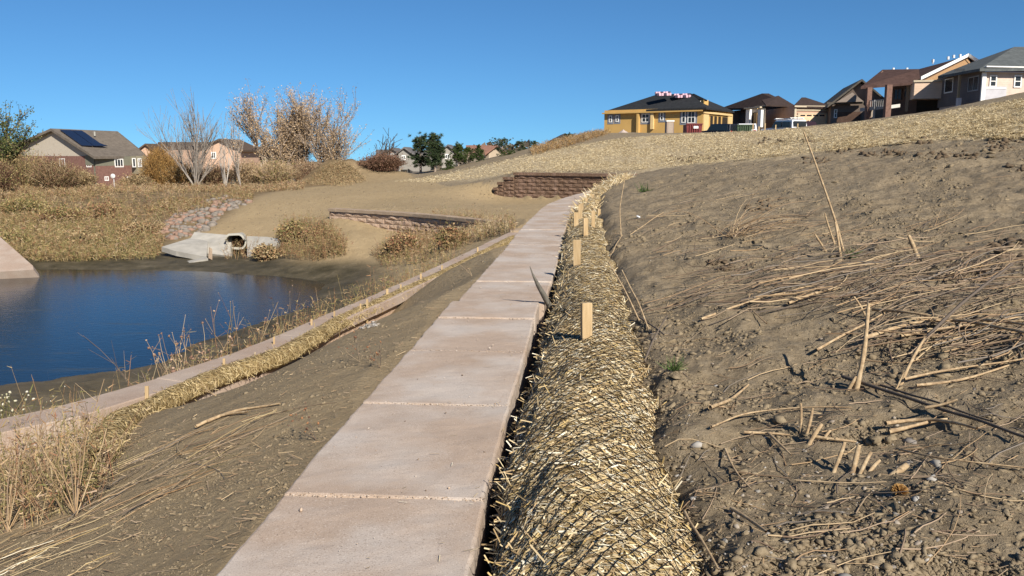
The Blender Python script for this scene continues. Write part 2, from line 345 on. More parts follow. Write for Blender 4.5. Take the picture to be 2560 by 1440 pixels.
def m_rockface(name, a, b, c):
    m = NT(name, .95, .15); n = m.noise(1.1, 3, .5, (1, 1, .05)); k = m.ramp(n, [(.40, a), (.47, b), (.56, b), (.62, c)])
    k = m.mix(.45, k, m.ramp(m.noise(9, 6, .75), [(.3, tuple(x*.45 for x in a)), (.7, tuple(x*1.5 for x in a))])); m.col(k); m.bump(m.noise(12, 7, .7), .9, .05); return m.m
FACE = m_rockface('brown_block_face', (.24, .155, .11), (.15, .095, .06), (.33, .225, .17)); FACEP = m_rockface('pink_block_face', (.50, .36, .26), (.46, .33, .235), (.54, .40, .30))
SCONC = plain('pale_concrete', (.37, .345, .30), .9, .2, .25, 2.2, .01)
WOOD = NT('stake_wood', .8, .25); WOOD.col(WOOD.ramp(WOOD.noise(7, 6, .6, (6, 6, .6)), [(.3, (.36, .245, .12)), (.7, (.52, .385, .22))])); WOOD = WOOD.m
BLACKNET = plain('black_netting', (.012, .012, .012), .5, .4)
def m_water():
    m = NT('pond_water', .06, .5); m.b.inputs['Base Color'].default_value = (.006, .010, .012, 1); m.b.inputs['IOR'].default_value = 1.33
    n = m.noise(5, 5, .6, (1, 2.2, 1)); m.bump(n, .16, .03)
    sc = m.ramp(m.noise(1.3, 9, .7, (.35, 1.6, 1)), [(.55, (0, 0, 0)), (.68, (.6, .6, .6))]); m.col(m.mix(sc, (.005, .009, .012), (.05, .05, .03)))
    m.l(m.ramp(sc, [(0, (.05,)*3), (1, (.4,)*3)]), m.b.inputs['Roughness']); return m.m
# ------------------------------------------------------------------ the ground
GRD = m_ground()
nr, na = GX.shape; I = np.arange((nr-1)*(na-1)); i, j = I//(na-1), I % (na-1)
FQ = np.stack([i*na+j, (i+1)*na+j, (i+1)*na+j+1, i*na+j+1], 1)
ii = np.arange(nr-1); FW = np.stack([ii*na+na-1, (ii+1)*na+na-1, (ii+1)*na, ii*na], 1)
V0 = np.stack([GX, GY, GZ], -1).reshape(-1, 3)
FQ = np.vstack([FQ, FW]); 
ground = mnp('ground', V0, FQ, GRD, None, True); tag(ground, kind='structure')
def wpoly(px, tmin=1.0): p, _ = hit([a for a, b in px], [b for a, b in px], tmin); return [tuple(q[:2]) for q in p]
def maskpoly(poly, soft):
    m = inside(GX, GY, poly); xs = [p[0] for p in poly]; ys = [p[1] for p in poly]; pad = soft*2+1
    bb = (GX > min(xs)-pad) & (GX < max(xs)+pad) & (GY > min(ys)-pad) & (GY < max(ys)+pad)
    out = np.zeros(GX.shape); P_ = np.array(list(poly)+[poly[0]]); d = pdist(GX[bb], GY[bb], P_, 1); d = np.where(m[bb], d, -d); out[bb] = ss(-soft, soft, d); return out
wob = (fbm(GX*.25, GY*.25, 77, 4)-.5)
straw_poly = wpoly([(985, 452), (1080, 441), (1240, 407), (1400, 372), (1560, 346), (1800, 332), (2060, 316), (2300, 290), (2558, 252)])+[(34, 45), (30, 26)]+wpoly([(2560, 352), (2350, 352), (2150, 372), (1950, 392), (1750, 412), (1600, 424)])+[(4.2, 37.0), (1.5, 38.5), (-1, 39.5)]+wpoly([(1150, 452), (1080, 455)])
mS = maskpoly(straw_poly, .8)
inC = inside(GX, GY, polyC)
mM = np.where(inC, 1-ss(WZ+.16, WZ+.42, GZ+wob*.25), 0.)*ss(12, 14, GY+0*GX); mM = np.where(inC & (GY < 22) & (GY > 2), np.maximum(mM, .8*(1-ss(-2.0, -1.6, GZ))), mM)
inA = inside(GX, GY, polyA)
mT = np.where(~inA, ss(15, 24, GY+wob*4), 0.)*(1-ss(60, 80, GY)); mT = np.maximum(mT, np.where(~inA & ~inC, .6, 0))
sc_poly = wpoly([(0, 655), (200, 652), (400, 640), (470, 590), (560, 545), (640, 492), (700, 476)])+[(-9, 47), (-9, 75), (-60, 75), (-60, 30)]
mK = maskpoly(sc_poly, .6)*(1-mM)
mK = np.maximum(mK, ss(62, 75, GY)*(GX > -9)*ss(.4, .6, .5+wob)); mK = np.maximum(mK, np.exp(-((GX+9.6)/3.2)**2-((GY-50)/2.5)**2)*.8)
mT = mT*(1-mK)
for k, a in (('straw', mS*(1-mM)), ('mud', mM), ('tan', mT), ('scrub', mK), ('grit', mS*0)):
    at = ground.data.attributes.new(k, 'FLOAT', 'POINT'); at.data.foreach_set('value', np.ascontiguousarray(np.clip(a, 0, 1), np.float32).ravel())
wp = [(-34, 2), (-6, 10.5), (-2.2, 13), (-2.2, 24), (-6, 29), (-34, 29)]
water = MB().add([(x, y, WZ) for x, y in wp], [tuple(range(6))]).build('pond_water', m_water()); tag(water, kind='structure')
# ------------------------------------------------------------------ walls of concrete blocks
def arc(path):
    return np.r_[0, np.cumsum(np.hypot(*np.diff(path[:, :2], axis=0).T))]
def at_s(path, s, a=None):
    a = arc(path) if a is None else a; p = np.array([np.interp(s, a, path[:, k]) for k in range(path.shape[1])])
    q = np.array([np.interp(s+.15, a, path[:, k]) for k in range(2)])-np.array([np.interp(s-.15, a, path[:, k]) for k in range(2)])
    return p, q/np.hypot(*q)
def block(p0, p1, w, ztop, h, mat, parent, name, nx=14, seed=0, amp=.004, shift=0., r=.012, slope=0.):
    p0, p1 = np.array(p0), np.array(p1); L = np.hypot(*(p1-p0)); t = (p1-p0)/L; nrm = np.array([t[1], -t[0]])
    prof = [(-.5, -1)]+[(-.5, z) for z in (-.5, -.12)]+[(-.5, -r/h), (-.5+r*.3/w, -r*.3/h), (-.5+r/w, 0)]+[(a, 0) for a in np.linspace(-.42, .42, 11)]+[(.5-r/w, 0), (.5-r*.3/w, -r*.3/h), (.5, -r/h)]+[(.5, z) for z in (-.12, -.5)]+[(.5, -1)]
    pr = np.array(prof); m = len(pr); st = np.r_[0, r*.3, r, np.linspace(0, L, nx+2)[1:-1], L-r, L-r*.3, L]; drop = np.zeros(len(st)); drop[0] = drop[-1] = r; drop[1] = drop[-2] = r*.3
    A = pr[:, 0]*w; Z = pr[:, 1]*h
    V = []
    for s, d in zip(st, drop):
        lat = A*(1-d*2/w)+shift; z = np.where(Z > -h*.3, Z-d*(Z > -.5*h), Z)
        pos = p0[None]+t*s+nrm*lat[:, None]; V.append(np.c_[pos, ztop+z+slope*lat])
    V = np.array(V); x, y = V[..., 0], V[..., 1]
    n1 = fbm(x*7+V[..., 2]*9, y*7+seed, seed, 3)-.5; n2 = fbm(x*40+V[..., 2]*31, y*40, seed+5, 2)-.5
    V[..., 2] += (n1*amp*2+n2*amp*.5)*(Z > -h*.9); sgn = np.sign(A)*(np.abs(A) > w*.45)
    e = (n1*amp*3+n2*amp*2.2)*sgn
    V[..., 0] += e*nrm[0]; V[..., 1] += e*nrm[1]
    V[0, :, 0] += n2[0]*amp*t[0]; V[-1, :, 1] += n2[-1]*amp
    k = len(st); i = np.arange(k-1)[:, None]*m; j = np.arange(m-1)[None]
    Fq = np.stack([i+j, i+m+j, i+m+j+1, i+j+1], -1).reshape(-1, 4)
    c = len(V.reshape(-1, 3)); VV = V.reshape(-1, 3)
    mb = MB(); mb.add(VV, [tuple(f) for f in Fq]+[tuple(range(m)), tuple(c-1-q for q in range(m))])
    return mb.build(name, mat, parent, False)
wall1 = empty('retaining_wall', (-.16, 6.4, 0), 'long tall retaining wall capped with pinkish concrete blocks, running from the foreground to the brown corner wall', 'retaining wall')
a1 = arc(W1); sY = lambda Y: float(np.interp(Y, W1[:, 1], a1))
js = [sY(.62)-1.13, sY(.62), sY(1.74), sY(2.87), sY(4.0), sY(5.13), sY(6.2), sY(6.9)]
while js[-1]+1.13 < a1[-1]: js.append(js[-1]+1.13)
for q in range(len(js)-1):
    g = .0025; p0, _ = at_s(W1, js[q]+g, a1); p1, _ = at_s(W1, js[q+1]-g, a1); far = p0[1] > 12
    jt = random.uniform(-.008, .008); sh = (.035 if q >= 7 else -.012)+jt
    zt = random.uniform(-.006, .006)+(.10*float(ss(26, 33, p0[1])))
    block(p0[:2], p1[:2], .725, zt, .40, CAP, wall1, 'cap_block', 5 if far else 26, q, .004, sh)
mb = MB()                                # the body under the caps, set back a little
def ribbon(mb, path, o0, o1, z0, z1, stp=4):
    p = path[::stp]; p = np.vstack([p, path[-1]]) if len(path) % stp != 1 else p
    t = np.gradient(p[:, :2], axis=0); t /= np.hypot(*t.T)[:, None]; n = np.c_[t[:, 1], -t[:, 0]]
    z0 = np.broadcast_to(z0, (len(p),)); z1 = np.broadcast_to(z1, (len(p),))
    ring = [np.c_[p[:, :2]+n*o0, z0], np.c_[p[:, :2]+n*o0, z1], np.c_[p[:, :2]+n*o1, z1], np.c_[p[:, :2]+n*o1, z0]]
    V = np.stack(ring, 1).reshape(-1, 3); k = len(p); f = []
    for i in range(k-1):
        for j in range(4): f.append((i*4+j, i*4+(j+1) % 4, i*4+4+(j+1) % 4, i*4+4+j))
    f += [(3, 2, 1, 0), (k*4-4, k*4-3, k*4-2, k*4-1)]; mb.add(V, f); return p
ribbon(mb, W1[50:-3], -.33, .335, -1.4, -.402); mb.build('wall_body', CAP2, wall1)
wall2 = empty('retaining_wall', (float(W2[-1, 0]), float(W2[-1, 1]), ZT), 'low retaining wall with a narrow pale cap beside the pond, meeting the far low wall at a corner', 'retaining wall')
a2 = arc(W2); s = 5.5; q = 0
while s < a2[-1]-.3:
    e = min(s+.9, a2[-1]); p0, _ = at_s(W2, s+.003, a2); p1, _ = at_s(W2, e-.003, a2)
    block(p0[:2], p1[:2], .34, ZT+random.uniform(-.004, .004), .115, CAP2, wall2, 'cap_block', 8 if p0[1] < 14 else 4, 50+q, .003, random.uniform(-.006, .006), .008); s = e; q += 1
s = 4.2
while s < 12:
    p0, _ = at_s(W2, s+.01, a2); p1, _ = at_s(W2, s+.62, a2); block(p0[:2], p1[:2], .33, ZT-.125, .14, CAP2, wall2, 'course_block', 8, 150+q, .004, random.uniform(.0, .02), .01); s += .63; q += 1
mb = MB(); ribbon(mb, W2[30:], -.12, .10, -2.9, -.727); mb.build('wall_body', FACEP, wall2)
wall3 = empty('retaining_wall', (float(W3[0, 0]), float(W3[0, 1]), ZT), 'low retaining wall with a thin cap and pinkish face across the middle, dark shadow line under its cap', 'retaining wall')
a3 = arc(W3); s = 0; q = 0
while s < a3[-1]-.3:
    e = min(s+.9, a3[-1]); p0, _ = at_s(W3, s+.003, a3); p1, _ = at_s(W3, e-.003, a3)
    block(p0[:2], p1[:2], .40, ZT+random.uniform(-.004, .004), .10, CAPG, wall3, 'cap_block', 4, 80+q, .003, 0, .008); s = e; q += 1
def courses(path, zt, zb, hgt, lng, off, thick, mat, parent, name):
    a = arc(path); z = zt; r = 0; mb = MB()
    while z > zb:
        s = -(r % 2)*lng/2
        while s < a[-1]:
            s0, s1 = max(s, 0)+.004, min(s+lng, a[-1])-.004
            if s1-s0 > .05:
                (x0, y0), (x1, y1) = at_s(path, s0, a)[0][:2], at_s(path, s1, a)[0][:2]; t = np.array([x1-x0, y1-y0]); t /= np.hypot(*t); n = np.array([t[1], -t[0]])*off
                o = random.uniform(0, .025)+.02*r*0; zz0, zz1 = z-hgt+.008, z-.004
                f = lambda x, y, d, zq: (x+n[0]*d, y+n[1]*d, zq); o2 = o+random.uniform(.02, .05); xm, ym = (x0+x1)/2, (y0+y1)/2
                B = [f(x0, y0, o, zz0), f(x1, y1, o, zz0), f(x1, y1, -thick, zz0), f(x0, y0, -thick, zz0)]; T = [f(x0, y0, o, zz1), f(x1, y1, o, zz1), f(x1, y1, -thick, zz1), f(x0, y0, -thick, zz1)]
                mid = f(xm, ym, o2, (zz0+zz1)/2+random.uniform(-.02, .02)); V = B+T+[mid]
                mb.add(V, [(0, 3, 2, 1), (4, 5, 6, 7), (1, 2, 6, 5), (2, 3, 7, 6), (3, 0, 4, 7), (0, 1, 8), (1, 5, 8), (5, 4, 8), (4, 0, 8)])
            s += lng
        z -= hgt; r += 1
    return mb.build(name, mat, parent)
courses(np.c_[W3[:, 0]-.07, W3[:, 1]-.10], ZT-.105, -2.0, .15, .42, -1, .05, FACEP, wall3, 'block_face')
wall4 = empty('retaining_wall', (float(W4[0, 0]), float(W4[0, 1]), .35), 'dark brown split-face corner retaining wall with stepped left end below the straw slope', 'retaining wall')
a4 = arc(W4); ZW = .42
steps = [(0, a4[-1], 0), (a4[-1], a4[-1]+.55, -.2), (a4[-1]+.55, a4[-1]+.85, -.42), (a4[-1]+.85, a4[-1]+1.05, -.66)]
d4 = at_s(W4, a4[-1], a4)[1]; W4x = np.vstack([W4[:, :2], W4[-1:, :2]+d4*.55, W4[-1:, :2]+d4*.85, W4[-1:, :2]+d4*1.1])
def sub(path, s0, s1):
    a = arc(path); ss_ = np.linspace(s0, s1, max(3, int((s1-s0)/.25))); return np.stack([np.interp(ss_, a, path[:, k]) for k in range(2)], 1)
for s0, s1, dz in steps:
    sg = sub(W4x, s0, min(s1, arc(W4x)[-1])); courses(sg, ZW-.12+dz, -1.15, .155, .45, -1, .2, FACE, wall4, 'block_face')
    mb = MB(); ribbon(mb, np.c_[sg, sg[:, 0]*0], -.09, .45 if s0 == 0 else .13, ZW+dz-.115, ZW+dz, 1); mb.build('cap_course', FACE, wall4)
# crumbs of sandy grit lying in the joints of the tall wall
sp_ = Soup(); mbs = []
ICO_V = None
def ico():
    t = (1+5**.5)/2; V = np.array([(-1, t, 0), (1, t, 0), (-1, -t, 0), (1, -t, 0), (0, -1, t), (0, 1, t), (0, -1, -t), (0, 1, -t), (t, 0, -1), (t, 0, 1), (-t, 0, -1), (-t, 0, 1)], float); V /= np.linalg.norm(V[0])
    Fc = np.array([(0, 11, 5), (0, 5, 1), (0, 1, 7), (0, 7, 10), (0, 10, 11), (1, 5, 9), (5, 11, 4), (11, 10, 2), (10, 7, 6), (7, 1, 8), (3, 9, 4), (3, 4, 2), (3, 2, 6), (3, 6, 8), (3, 8, 9), (4, 9, 5), (2, 4, 11), (6, 2, 10), (8, 6, 7), (9, 8, 1)])
    return V, Fc
IV, IF = ico()
def sub_ico():
    V = [tuple(v) for v in IV]; F2 = []; mem = {}
    def mid(a, b):
        k = (min(a, b), max(a, b))
        if k not in mem:
            m = (np.array(V[a])+np.array(V[b])); m /= np.linalg.norm(m); mem[k] = len(V); V.append(tuple(m))
        return mem[k]
    for a, b, c in IF:
        ab, bc, ca = mid(a, b), mid(b, c), mid(c, a); F2 += [(a, ab, ca), (b, bc, ab), (c, ca, bc), (ab, bc, ca)]
    return np.array(V), np.array(F2)
IV2, IF2 = sub_ico()
def lumps(P, R, name, mat, squash=.7, sink=.25, rough=.35, hi=False, smooth=False, parent=None):
    V0, F0 = (IV2, IF2) if hi else (IV, IF); k = len(P); R = np.asarray(R)[:, None, None]
    d = V0[None]*(1+rough*(RNG.random((k, len(V0), 1))-.5)*2); sc = 1+.45*(RNG.random((k, 1, 3))-.5)*2; sc[..., 2] *= squash
    th = RNG.random(k)*2*PI; c, s_ = np.cos(th)[:, None], np.sin(th)[:, None]; d = d*sc*R
    d = np.stack([d[..., 0]*c-d[..., 1]*s_, d[..., 0]*s_+d[..., 1]*c, d[..., 2]+d[..., 0]*RNG.normal(0, .25, (k, 1))], -1)
    V = d+P[:, None]+np.array([0, 0, 1.])*R*(squash-sink*2)*.6
    F_ = F0[None]+np.arange(k)[:, None, None]*len(V0)
    return mnp(name, V.reshape(-1, 3), F_.reshape(-1, 3), mat, parent, smooth)
SANDC = island('sandy_grit', [(.42, .31, .22), (.52, .42, .33), (.34, .24, .16), (.58, .50, .42), (.18, .13, .09), (.46, .35, .26)], .9)
P_ = []
for q in range(1, 18):
    p, t = at_s(W1, js[q], a1); n = np.array([t[1], -t[0]]); k = 190 if q < 7 else 70
    l = RNG.uniform(-.355, .35, k); o = RNG.normal(0, .012, k); P_.append(np.c_[p[0]+n[0]*l+t[0]*o, p[1]+n[1]*l+t[1]*o, np.full(k, -.001)])
P_ = np.vstack(P_); g = lumps(P_, RNG.uniform(.001, .0033, len(P_)), 'sandy_grit', SANDC); tag(g, 'sandy crumbs lying in the joints between the cap blocks', 'grit', kind='stuff')
# ------------------------------------------------------------------ the straw rolls
def roll(name, path, rx, rz, label, n_str, n_tail, net=None, group=None, near_bias=1.0, slen=(.035, .10), sw=(.0022, .0042), base=None):
    a = arc(path); L = a[-1]; ns = int(L/.05); sv = np.linspace(0, L, ns); P = np.stack([np.interp(sv, a, path[:, k]) for k in range(3)], 1)
    T = np.gradient(P, axis=0); T /= np.linalg.norm(T, axis=1)[:, None]; Nh = np.c_[T[:, 1], -T[:, 0], np.zeros(ns)]; Nh /= np.linalg.norm(Nh, axis=1)[:, None]; Up = np.cross(Nh, T)
    root = empty(name, tuple(P[0]), label, 'erosion roll', group)
    seed = int(L*100) % 97
    def surf(s, th, off=0.):
        s = np.asarray(s, float); f = lambda A: np.stack([np.interp(s, sv, A[:, k]) for k in range(3)], -1)
        p, n, u = f(P), f(Nh), f(Up); lump = 1+.16*(fbm(s*1.3, th*1.1, seed, 3)-.5)*2*.6+.10*(fbm(s*5, th*2.6, seed+9, 3)-.5)*2
        end = np.sqrt(np.clip(np.minimum(s+.06, L+.06-s)/.18, .1, 1))
        ca, sa = np.cos(th), np.sin(th); sa2 = np.where(sa < 0, sa*.9, sa)
        return p+n*((rx*lump*end+off)*ca)[..., None]+u*((rz*lump*end+off)*sa2)[..., None]
    nth = 48 if rx > .2 else 16
    th = np.linspace(0, 2*PI, nth, endpoint=False); SS, TT = np.meshgrid(sv, th, indexing='ij'); V = surf(SS, TT).reshape(-1, 3)
    i = np.arange(ns-1)[:, None]*nth; j = np.arange(nth)[None]; Fq = np.stack([i+j, i+(j+1) % nth, i+nth+(j+1) % nth, i+nth+j], -1).reshape(-1, 4)
    mnp('straw_core', V, Fq, base or COREM, root, True)
    sp = Soup()
    s = RNG.random(n_str)**near_bias*L; t = RNG.uniform(-.35, PI+.35, n_str)
    p = surf(s, t, .002); p1 = surf(s+.01, t, .002); p2 = surf(s, t+.02, .002); e1 = p1-p; e1 /= np.linalg.norm(e1, axis=1)[:, None]+1e-9; e2 = p2-p; e2 /= np.linalg.norm(e2, axis=1)[:, None]+1e-9
    nn = np.cross(e1, e2); ang = RNG.normal(PI/2, .75, n_str); D = e1*np.cos(ang)[:, None]+e2*np.sin(ang)[:, None]+nn*RNG.normal(0, .10, n_str)[:, None]
    p = p+np.sign((nn*(p-surf(s, t, -.05))).sum(1))[:, None]*nn*RNG.uniform(0, .007, n_str)[:, None]
    sp.blades(p, D, RNG.uniform(*slen, n_str)*np.where(RNG.random(n_str) < .06, 1.8, 1), RNG.uniform(*sw, n_str), nn+RNG.normal(0, .35, (n_str, 3)))
    k = n_tail; s = RNG.random(k)**near_bias*L; t = np.where(RNG.random(k) < .6, RNG.normal(.15, .45, k), RNG.normal(PI-.1, .4, k)); p = surf(s, t, .01); o = p-surf(s, t, -.1)
    D = o/np.linalg.norm(o, axis=1)[:, None]+RNG.normal(0, .8, (k, 3)); D[:, 2] -= .1
    ln = RNG.uniform(slen[0], slen[1]*1.2, k); D /= np.linalg.norm(D, axis=1)[:, None]; sp.blades(p+D*ln[:, None]*.35, D, ln, RNG.uniform(*sw, k))
    sp.build('straw', STRAW, root)
    if net:
        nst, s_end, rad = net; sp = Soup(); stp = .022
        for d in (1, -1):
            for q in range(nst):
                s = np.arange(0, s_end, stp); t = 2*PI*q/nst+d*s/rx*.56+.09*np.sin(s*2.3+d)+.12*(fbm(s*1.7, s*0+q*.15, 5, 2)-.5)
                t = np.mod(t+PI/2, 2*PI)-PI/2; vis = (t > -.5) & (t < PI+.5); idx = np.where(vis)[0]
                if len(idx) < 3: continue
                for seg in np.split(idx, np.where(np.diff(idx) > 1)[0]+1):
                    if len(seg) > 3:
                        pp = surf(s[seg], t[seg], .0125); pp = pp+np.c_[fbm(s[seg]*30, t[seg]*9, 3, 2)-.5, fbm(s[seg]*30, t[seg]*9, 8, 2)-.5, np.zeros(len(seg))]*.008; sp.tube(pp, rad*(1-.55*ss(3, 9, s[seg])), 3)
        # knots where the strands cross
        sp.build('netting', BLACKNET, root)
    return root, surf
COREM = NT('straw_core', .95, .1); COREM.col(COREM.ramp(COREM.noise(38, 5, .8), [(.35, (.10, .07, .03)), (.5, (.30, .21, .09)), (.68, (.55, .41, .20))])); COREM.bump(COREM.noise(38, 5, .8), 1, .03); COREM = COREM.m
rp = np.array([(.22, .9, -.10), (.23, 1.7, -.10), (.246, 2.49, -.10), (.28, 3.2, -.10), (.43, 4.4, -.09), (.555, 5.9, -.09), (.675, 7.4, -.09), (.79, 9, -.08), (.92, 10.6, -.07), (1.06, 12.3, -.06), (1.22, 13.6, -.05)])
rp[:, 0] += .03; rp[:, 2] += .03; rp = smooth_path(rp, .1, 1)
roll1, surf1 = roll('straw_roll', rp, .318, .225, 'thick straw erosion roll in black netting lying along the tall wall in the foreground', 90000, 4500, (40, 11.5, .0015), 'straw rolls', 1.6, (.018, .06), (.0028, .006))
r2 = []
for u, v, z in ((1462, 566, -.08), (1470, 540, -.02), (1482, 515, .04), (1497, 492, .12), (1522, 466, .25), (1562, 441, .42)):
    x, y = onz(u, v, z+.1); r2.append((x, y, z+.02))
r2 = smooth_path(r2, .1, 2)
roll2, surf2 = roll('straw_roll', r2, .24, .17, 'far straw erosion roll with many stakes, beyond the end of the thick netted roll', 9000, 1800, None, 'straw rolls', 1, (.08, .25), (.006, .014))
r3 = [(*onz(u, v+5, -.65), -.665) for u, v in ((1286, 590), (1180, 645), (1100, 686), (1000, 731), (850, 801), (700, 887), (560, 930), (430, 986), (360, 1024))]
r3 += [(p.x, p.y, p.z+.05) for p in (hit1(u, v) for u, v in ((300, 1076), (270, 1122), (252, 1168)))]
r3 = smooth_path(r3[::-1], .08, 1)
roll3, surf3 = roll('straw_roll', r3, .088, .08, 'thin yellow straw erosion roll curling along the low wall beside the pond', 22000, 1100, None, 'straw rolls', 1, (.02, .07), (.003, .006))
STRAWG = island('golden_straw', [(.40, .30, .14), (.48, .37, .19), (.30, .21, .10), (.54, .43, .24), (.36, .27, .13), (.24, .17, .08)], .75, .25)
for c_ in roll3.children:
    if c_.name.startswith('straw') and 'core' not in c_.name: c_.data.materials[0] = STRAWG
# ------------------------------------------------------------------ stakes
def stake(u, vt, vb, w, label, group, base=None, lean=0., th=.5, name='wooden_stake'):
    b = Vector(base) if base is not None else hit1(u, vb)
    x, y, z = ray(u, vt); t = b.y/float(y); top = Vector((float(x)*t, b.y, CZ+float(z)*t)); h = top.z-b.z
    W = w/F*b.y; T = W*th; yw = random.uniform(-.35, .35); mb = MB(); ux = top.x-b.x+lean
    def ringp(zz, f, ch=0):
        cx = b.x+ux*(zz/h); return [(cx+math.cos(yw)*dx*f-math.sin(yw)*dy*f, b.y+math.sin(yw)*dx*f+math.cos(yw)*dy*f, b.z+zz) for dx, dy in ((-W/2, -T/2), (W/2, -T/2), (W/2, T/2), (-W/2, T/2))]
    R_ = [ringp(-.18, .9), ringp(h*.5, 1), ringp(h-.004, 1), ringp(h, .93)]; V = sum(R_, []); f = [(3, 2, 1, 0)]
    for q in range(3): f += [(q*4+j, q*4+(j+1) % 4, q*4+4+(j+1) % 4, q*4+4+j) for j in range(4)]
    f.append((12, 13, 14, 15)); mb.add(V, f); o = mb.build(name, WOOD); 
    return tag(o, label, 'stake', group)
def on_roll(u, v, zt=0.07):
    zt += .05 if v > 540 else 0
    x, y = onz(u, v, zt); return (x, y, zt)
G1 = 'stakes in the straw rolls beside the tall wall'
for u, vt, vb, w, zt, lb in ((1466, 757, 860, 27, .08, 'big flat wooden stake nearest on the netted roll, dark shadow at its foot'), (1443, 600, 666, 18, .09, 'second wooden stake of the netted roll, straw strand crossing its foot'),
        (1440, 531, 573, 11, .08, 'pale narrow stake closest to the wall at the end of the netted roll'), (1464, 545, 597, 12, .1, 'darker tan stake standing right behind the second stake of the netted roll'),
        (1451, 511, 546, 10, .1, 'short tan stake leaning against its paler neighbour where the two rolls overlap'), (1483, 527, 572, 9, .12, 'brown stake with a shaded left side at the right of the overlap'), (1497, 522, 540, 8, .12, 'small orange-tan stub right of the brown stake'),
        (1455, 508, 530, 7, .14, 'bright thin stake just behind the leaning one'), (1466, 495, 515, 6, .14, 'stake of the far roll, nearest to the block joints'), (1482, 486, 507, 6, .16, 'stake of the far roll beside a loose straw tuft'),
        (1503, 470, 486, 5, .2, 'thin stake half way along the far roll'), (1518, 456, 472, 5, .27, 'stake of the far roll near the brown corner'), (1537, 444, 458, 8, .34, 'bright block-like stake by the end of the tall wall'), (1548, 441, 452, 4, .38, 'tiny stake beside the block-like one'), (1561, 437, 449, 5, .43, 'last stake of the far roll, touching the brown corner wall')):
    stake(u, vt, vb, w, lb, G1, on_roll(u, vb, zt))
G2 = 'small stakes in the thin straw roll'
for u, vt, vb, w, lb in ((718+0*u, 0, 0, 0, '') for u in ()): pass
for u, vt, vb, w, lb in ((367, 965, 992, 9, 'stake at the bend of the thin roll beside the low wall'), (286, 1054, 1081, 8, 'stake on the curled end of the thin roll, below the exposed wall course'), (279, 1108, 1134, 9, 'stake at the very end of the curled thin roll among stalks'),
        (560, 896, 914, 6, 'short stake of the thin roll, above the grey dead stems'), (685, 842, 860, 5, 'stake of the thin roll next to the dark spot on the low cap'), (779, 797, 812, 5, 'stake of the thin roll left of the white pebble patch'), (836, 778, 794, 4, 'stake of the thin roll above the white pebble patch'),
        (901, 759, 775, 4, 'reddish stake close to the black-topped stake'), (918, 748, 770, 5, 'stake with a black top on the thin roll'), (968, 722, 739, 6, 'bright broad stake in the middle of the thin roll'), (1002, 711, 723, 4, 'faint stake just past the bright broad one'), (1052, 684, 697, 5, 'pale stake far along the thin roll'),
        (1105, 663, 674, 4, 'second stake from the far end of the thin roll'), (1194, 618, 630, 4, 'last stake of the thin roll near the wall corner')):
    stake(u, vt, vb, w, lb, G2, (*onz(u, vb, -.6), -.6) if u > 300 else None)
# ------------------------------------------------------------------ straw, clods, pebbles
def fall(n, poly=None, tmin=1.0, dens=None):  # n points of the picture inside a pixel polygon, dropped on the ground
    us = [p[0] for p in poly]; vs = [p[1] for p in poly]; U = []; Vv = []; c = 0
    while c < n:
        u = RNG.uniform(min(us), max(us), n*2); v = RNG.uniform(min(vs), max(vs), n*2); k = inside(u, v, poly)
        if dens is not None: k &= RNG.random(n*2) < dens(u, v)
        U.append(u[k]); Vv.append(v[k]); c += k.sum()
    p, d = hit(np.concatenate(U)[:n], np.concatenate(Vv)[:n], tmin); return p[d]
hillp = [(985, 455), (1080, 440), (1240, 405), (1400, 370), (1560, 345), (1800, 331), (2060, 315), (2300, 288), (2640, 235), (2640, 350), (2350, 352), (2150, 372), (1950, 392), (1750, 412), (1600, 424), (1500, 434), (1290, 434), (1180, 448), (1080, 458)]
P_ = fall(105000, hillp, dens=lambda u, v: .35+.65*ss(.38, .6, fbm(u*.02, v*.06, 3, 3)))
d = np.hypot(P_[:, 0], P_[:, 1]); k = len(P_); sp = Soup(); D = np.c_[RNG.normal(size=(k, 2)), RNG.uniform(-.1, .1, k)+(RNG.random(k) < .14)*RNG.uniform(.3, 1.5, k)]
sp.blades(P_+np.c_[np.zeros((k, 2)), RNG.uniform(.01, .05, k)], D, RNG.uniform(.04, .12, k)*(.6+d/75), RNG.uniform(.004, .009, k)*(.4+d/34), np.c_[RNG.normal(0, .5, (k, 2)), np.ones(k)])
o = sp.build('straw_mulch', STRAWP); tag(o, 'pale straw mulch spread over the slope below the houses', 'straw', kind='stuff')
soilp = [(1560, 1440), (1570, 1100), (1550, 850), (1510, 620), (1590, 470), (1700, 425), (2000, 400), (2300, 365), (2600, 345), (2600, 1470), (1700, 1470)]
patch = lambda u, v: .12+.88*ss(.45, .66, fbm(u*.006+3, v*.012, 12, 4))
P_ = fall(30000, soilp, dens=patch); d = np.hypot(P_[:, 0], P_[:, 1]); CLOD = NT('soil_clod', .95, .1); CLOD.col(CLOD.ramp(CLOD.noise(30, 5, .7), [(.3, (.15, .115, .072)), (.6, (.265, .21, .137)), (.8, (.36, .295, .205))])); CLOD.bump(CLOD.noise(80, 4, .7), .7, .006); CLOD = CLOD.m
R_ = np.minimum(RNG.lognormal(math.log(.0036), .65, len(P_)), .022)*(.6+d/11)**.8; 
o = lumps(P_, R_, 'soil_clods', CLOD, .65, .36, .85); tag(o, 'brown soil clods scattered over the bare slope right of the straw roll', 'soil clods', kind='stuff')
P_ = fall(420, soilp, dens=lambda u, v: .02+ss(1000, 1200, v)*.35*(u < 2400)+ss(.72, .9, fbm(u*.01, v*.02, 33, 3))*.2); P_ = P_[np.hypot(P_[:, 0], P_[:, 1]) < 9]
PEB = island('pebble', [(.27, .25, .215), (.36, .335, .30), (.27, .225, .18), (.22, .195, .17), (.32, .275, .22)], .85, .2)
